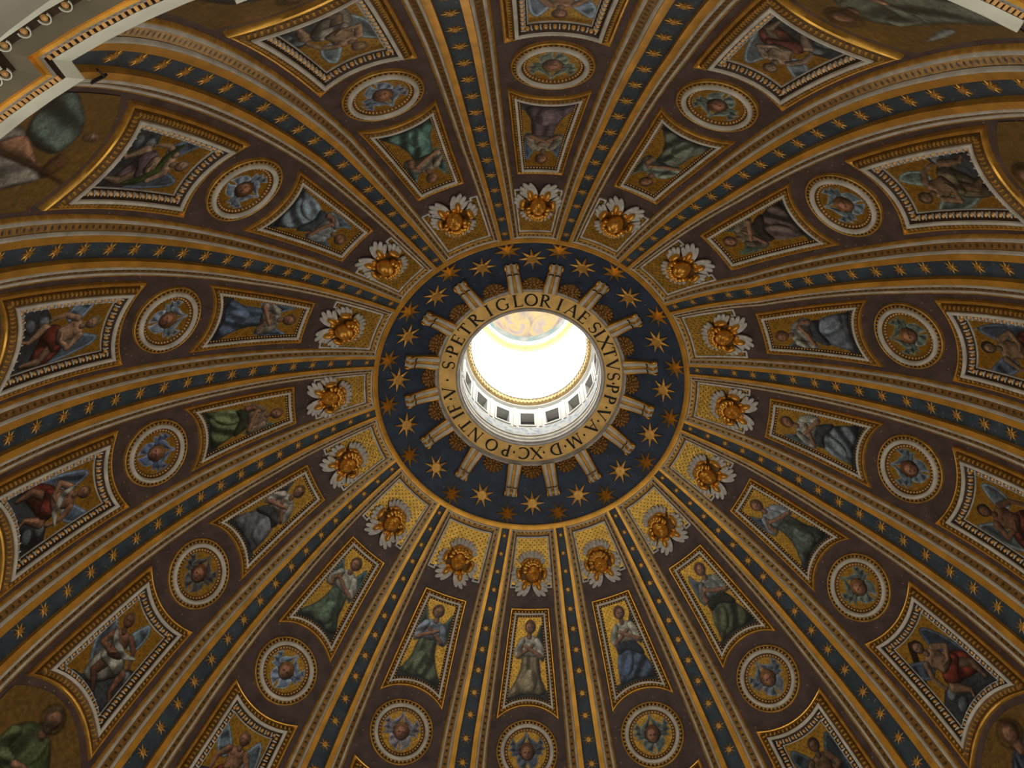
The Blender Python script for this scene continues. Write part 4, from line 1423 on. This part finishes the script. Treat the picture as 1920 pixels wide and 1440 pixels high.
    P_.bot = lambda u: 17.7 - 0.178 * u * u / M_DEG
    frame(P_, k, root,
          [('gilt_moulding', 'gilt', [(-.03, 0), (-.02, .16), (.03, .21), (.08, .20), (.11, .14), (.14, .11)]),
           ('leaf_band', 'umber_gold', [(.14, .11), (.18, .20), (.28, .30), (.40, .34)]),
           ('white_moulding', 'stucco_white', [(.40, .33), (.41, .40), (.47, .42), (.54, .40), (.56, .33)]),
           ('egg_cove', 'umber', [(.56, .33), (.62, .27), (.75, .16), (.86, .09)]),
           ('inner_fillet', 'stucco_grey', [(.86, .09), (.87, .12), (.91, .12), (.92, .07)])],
          (.27, .22, .05, .10, .24, .315), (.70, .33, .10, .11, .15, .14), True)
    P_.picture(.91, .075, genius(GEN[k], GTURN[k]), root, .3)
    # -------- saint under the arch at the foot of the compartment
    root = empty('saint_mosaic', 'dim mosaic of haloed saint in %s, %s' % (SNTW[k], C), 'mosaic panel', 'saints at the foot of the dome')
    rgba = saint(SNT[k])
    h_, w_ = rgba.shape[:2]
    X = np.linspace(-1, 1, w_)
    Y = np.linspace(0, 1, h_)
    U = np.tile(X * 2.5, (h_, 1))
    et = 17.0 - 0.22 * (X * 2.5) ** 2 / M_DEG
    E = 1.5 + (et[None, :] - 1.5) * Y[:, None]
    grid_object('mosaic_picture', comp(k, U, E, np.full_like(U, .035)), 'mosaic_picture', root, np.stack([(U + E * M_DEG) / .4, (U - E * M_DEG) / .4], -1), rgba)

# ------------------------------------------------------------------ gold fields and cherub heads next to the collar


def feather_mesh(b, x0, y0, ang, length, width, z0, z1, curl=0.0, thick=0.05):
    n = 9
    t = np.array([0, .15, .32, .5, .66, .8, .9, .97, 1.0])
    a = ang + curl * t
    px = x0 + np.concatenate([[0], np.cumsum(np.cos(a[1:]) * np.diff(t))]) * length
    py = y0 + np.concatenate([[0], np.cumsum(np.sin(a[1:]) * np.diff(t))]) * length
    w = width * np.array([.5, .75, .92, 1.0, 1.0, .95, .8, .5, .12])
    z = z0 + (z1 - z0) * t
    nx, ny = -np.sin(a), np.cos(a)
    P = np.stack([np.stack([px + nx * w * s, py + ny * w * s, np.maximum(z + dz, .0)], 1) for s, dz in ((-.5, -thick), (-.5, 0), (-.18, thick * .6), (.18, thick * .6), (.5, 0), (.5, -thick))])
    b.grid(P)


def cherub_parts():
    out = []
    # (side, list of feathers: angle, length, root radius)
    sets = [('wing', [(92, .66), (103, .70), (114, .68), (125, .62), (136, .52)], .60, .0, .19, (.30, .68, .26, .15, 25)),
            ('wing', [(164, .46), (175, .58), (187, .60), (199, .56)], .64, .55, .20, (.76, -.06, .15, .32, 10)),
            ('wing', [(226, .66), (238, .92), (249, 1.06), (260, .92)], .54, -.6, .23, (.40, -.72, .15, .30, -20))]
    R = np.random.RandomState(8)
    for s in (1, -1):
        for nm, fl, rr, curl, wd, lobe in sets:
            b = MB()
            for i, (a, ln) in enumerate(fl):
                a = math.radians(a)
                if s < 0:
                    a = PI - a
                feather_mesh(b, rr * 1.05 * math.cos(a), rr * 1.1 * math.sin(a), a, ln * .92, wd, .34 - .02 * i, .18, curl * s, .07)
            w = (nm, b, 'feather', [])
            g = MB()
            lx, ly, la, lb, lr = lobe
            blob(g, (-lx * s, ly, .30), la, lb, .26, 12, 6, True, rot2(math.radians(lr) * s))
            for i, (a, ln) in enumerate(fl):
                a = math.radians(a + R.rand() * 8 - 4)
                if s < 0:
                    a = PI - a
                q = .85 + .4 * R.rand()
                blob(g, (rr * 1.16 * math.cos(a), rr * 1.18 * math.sin(a), .30), .15 * q, .095, .12 * q, 8, 4, True, rot2(a + .2 * s))
            out.append((w, ('gilt_coverts', g, 'cherub_gold')))
    # head: egg shape with brow, sockets, nose, cheeks, mouth and chin
    n_u, n_v = 40, 30
    th = np.linspace(0, 2 * PI, n_u + 1)[:-1]
    ph = np.linspace(-PI / 2 + .02, PI / 2 - .02, n_v)
    T, Fq = np.meshgrid(th, ph)
    x, y, z = np.cos(Fq) * np.sin(T), np.sin(Fq), np.cos(Fq) * np.cos(T)

    def g(cx, cy, sx, sy):
        return np.exp(-((x - cx) / sx) ** 2 - ((y - cy) / sy) ** 2) * (z > 0)
    dz = 0.0
    dz = dz + .36 * g(0, -.10, .10, .20) + .18 * g(0, -.26, .17, .09)
    dz = dz - .34 * (g(.34, .05, .19, .12) + g(-.34, .05, .19, .12)) + .16 * (g(.34, .04, .09, .06) + g(-.34, .04, .09, .06))
    dz = dz + .10 * (g(.35, .24, .26, .09) + g(-.35, .24, .26, .09)) + .16 * (g(.42, -.28, .24, .22) + g(-.42, -.28, .24, .22))
    dz = dz - .20 * g(0, -.43, .24, .05) + .14 * g(0, -.53, .18, .06) + .08 * g(0, -.36, .17, .05) + .16 * g(0, -.76, .26, .16)
    X, Yv, Z = x * .40, y * .47, z * .44 + dz * .46
    X = X * (1 - .16 * np.clip(-y, 0, 1))
    hb = MB()
    hb.grid(np.stack([X, Yv - .06, Z + .46], -1), closed=True)
    hair = MB()
    back = MB()
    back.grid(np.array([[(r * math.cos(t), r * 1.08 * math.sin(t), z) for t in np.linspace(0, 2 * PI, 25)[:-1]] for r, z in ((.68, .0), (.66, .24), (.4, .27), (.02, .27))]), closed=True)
    R = np.random.RandomState(3)
    for i in range(18):
        a = math.radians(5 + 170 * ((i % 9) / 8) + 8 * (i // 9))
        lay = i // 9
        rr = .47 + .02 * lay
        blob(hair, (rr * .95 * math.cos(a), .06 + rr * 1.12 * math.sin(a), .44 + .18 * lay), .15, .12, .15, 7, 5, False, rot2(a + R.rand()))
    for i in range(6):
        a = math.radians(45 + 90 * i / 5)
        blob(hair, (.36 * math.cos(a), .02 + .47 * math.sin(a), .70), .12, .10, .11, 7, 5, False, rot2(a))
    return out, hb, hair, back


CP = None
CHL = ['', '']
for k in range(16):
    C = CLOCK[k]
    # gold field with its white line
    root = empty('gold_field', 'dotted gold mosaic field with stepped white border behind the cherub, %s' % C, 'mosaic field', 'gold fields around the collar')

    def hwid(e):
        """half width of the open compartment between the rib borders"""
        return arc_r(e) * PI / 16 - 1.13 * q_of(e) * (PI / 8) / ((float(ribaz(k, e)) - float(ribaz(k - 1, e))) * PI / 8)
    es = np.linspace(54.25, 60.1, 14)
    X = np.linspace(-1, 1, 9)
    U = np.stack([X * (hwid(e) - .06) for e in es])
    E = np.tile(es[:, None], (1, 9))
    V = E * M_DEG
    grid_object('gold_ground', comp(k, U, E, np.full_like(U, .02)), 'gold_mosaic', root, np.stack([(U + V) / .27, (U - V) / .27], -1))
    # border line
    b = MB()

    def strip(p, q, w=.085, o0=.0, o1=.06):
        (u0, e0), (u1, e1) = p, q
        n = 5
        us, ee = np.linspace(u0, u1, n), np.linspace(e0, e1, n)
        du, dv = u1 - u0, (e1 - e0) * M_DEG
        L = math.hypot(du, dv)
        nx, ny = -dv / L * w / 2, du / L * w / 2 / M_DEG
        b.grid(np.stack([comp(k, us + s * nx, ee + s * ny, np.full(n, o)) for s, o in ((-1, o0), (-1, o1), (1, o1), (1, o0))]))
    for s in (-1, 1):
        a0, a1 = hwid(54.0) - .07, hwid(60.05) - .07
        strip((s * a0, 53.9), (s * a1, 60.08))
        strip((s * (a0 + .04), 53.95), (s * (a0 - .32), 53.95))
        strip((s * (a0 - .32), 53.87), (s * (a0 - .32), 54.38))
        strip((s * (a0 - .28), 54.33), (s * (a0 - .75), 54.33))
    strip((-a1, 60.03), (a1, 60.03))
    b.build('white_border', 'feather', root, smooth=False)
    # mouldings that close the compartment along the collar
    for nm, mtl, prof in (('white_moulding', 'stucco_white', [(60.95, .0), (60.93, .10), (60.85, .16), (60.77, .12), (60.75, .08)]),
                          ('dotted_band', 'dotted_gold', [(60.75, .08), (60.45, .06)]),
                          ('gilt_moulding', 'gilt_dull', [(60.45, .05), (60.42, .10), (60.34, .11), (60.27, .0)])):
        X = np.linspace(-1, 1, 17)
        P = np.stack([comp(k, X * (hwid(e) + (.30 if e > 60.7 else .05 if e > 60.4 else -.02)), np.full(17, e), np.full(17, f)) for e, f in prof])
        uv = None
        if nm == 'dotted_band':
            uv = np.stack([np.tile(X * 1.4 / .3, (2, 1)), np.stack([np.full(17, .25), np.full(17, .75)])], -1)
        grid_object(nm, P, mtl, root, uv)
    # cherub head
    root = empty('cherub_head', 'gilded cherub head with six white wings, %s beside the blue collar' % C, 'cherub', 'gilded cherubs around the collar')
    wr = (float(ribaz(k, 56)) - float(ribaz(k - 1, 56)))
    root.matrix_world = frame_at(comp(k, 0.0, 55.75, 0.0), comp(k, 0.0, 57, 0.0), comp(k, 0.0, 55.75, 1.0), 1.0 * (0.75 + 0.25 * wr), (rng.rand() - .5) * .22)
    if CP is None:
        CP = []
        parts, hb, hair, back = cherub_parts()
        for (nm, b2, mtl, _), (nm2, g2, mtl2) in parts:
            w = b2.build(nm, mtl, root)
            CP.append((w, g2.build(nm2, mtl2, w)))
        h = hb.build('head', 'cherub_gold', root)
        CP.append((h, hair.build('hair', 'cherub_gold', h)))
        CP.append((back.build('shade_backing', 'umber_gold', root), None))  # dark disc whose colour supplies the shade in the gaps around the head
    else:
        for w, gq in CP:
            w2 = w.copy()
            COL.objects.link(w2)
            w2.parent = root
            if gq is None:
                continue
            g2 = gq.copy()
            COL.objects.link(g2)
            g2.parent = w2
    # turn the face a little
    for ch in root.children:
        if ch.name.startswith('head'):
            ch.rotation_euler = ((rng.rand() - .3) * .35, (rng.rand() - .5) * .5, (rng.rand() - .5) * .3)
            ch.location.z = 0.05

# black iron angle standing at the foot of one rib
b = MB()
for (a0, e0), (a1, e1) in (((6.466, 5.3), (6.428, 7.3)), ((6.428, 7.3), (6.393, 6.7))):
    p, q = dome(a0, e0, .40), dome(a1, e1, .40)
    p2, q2 = dome(a0, e0, .47), dome(a1, e1, .47)
    dq = np.array([0, 0, .12]) if e1 > e0 else np.array([0.08, -0.08, .06])
    b.box8([p, q, q + dq, p + dq, p2, q2, q2 + dq, p2 + dq])
tag(b.build('iron_angle', 'iron', smooth=False), 'black iron angle standing at the rib foot behind the white cornice', 'bracket')
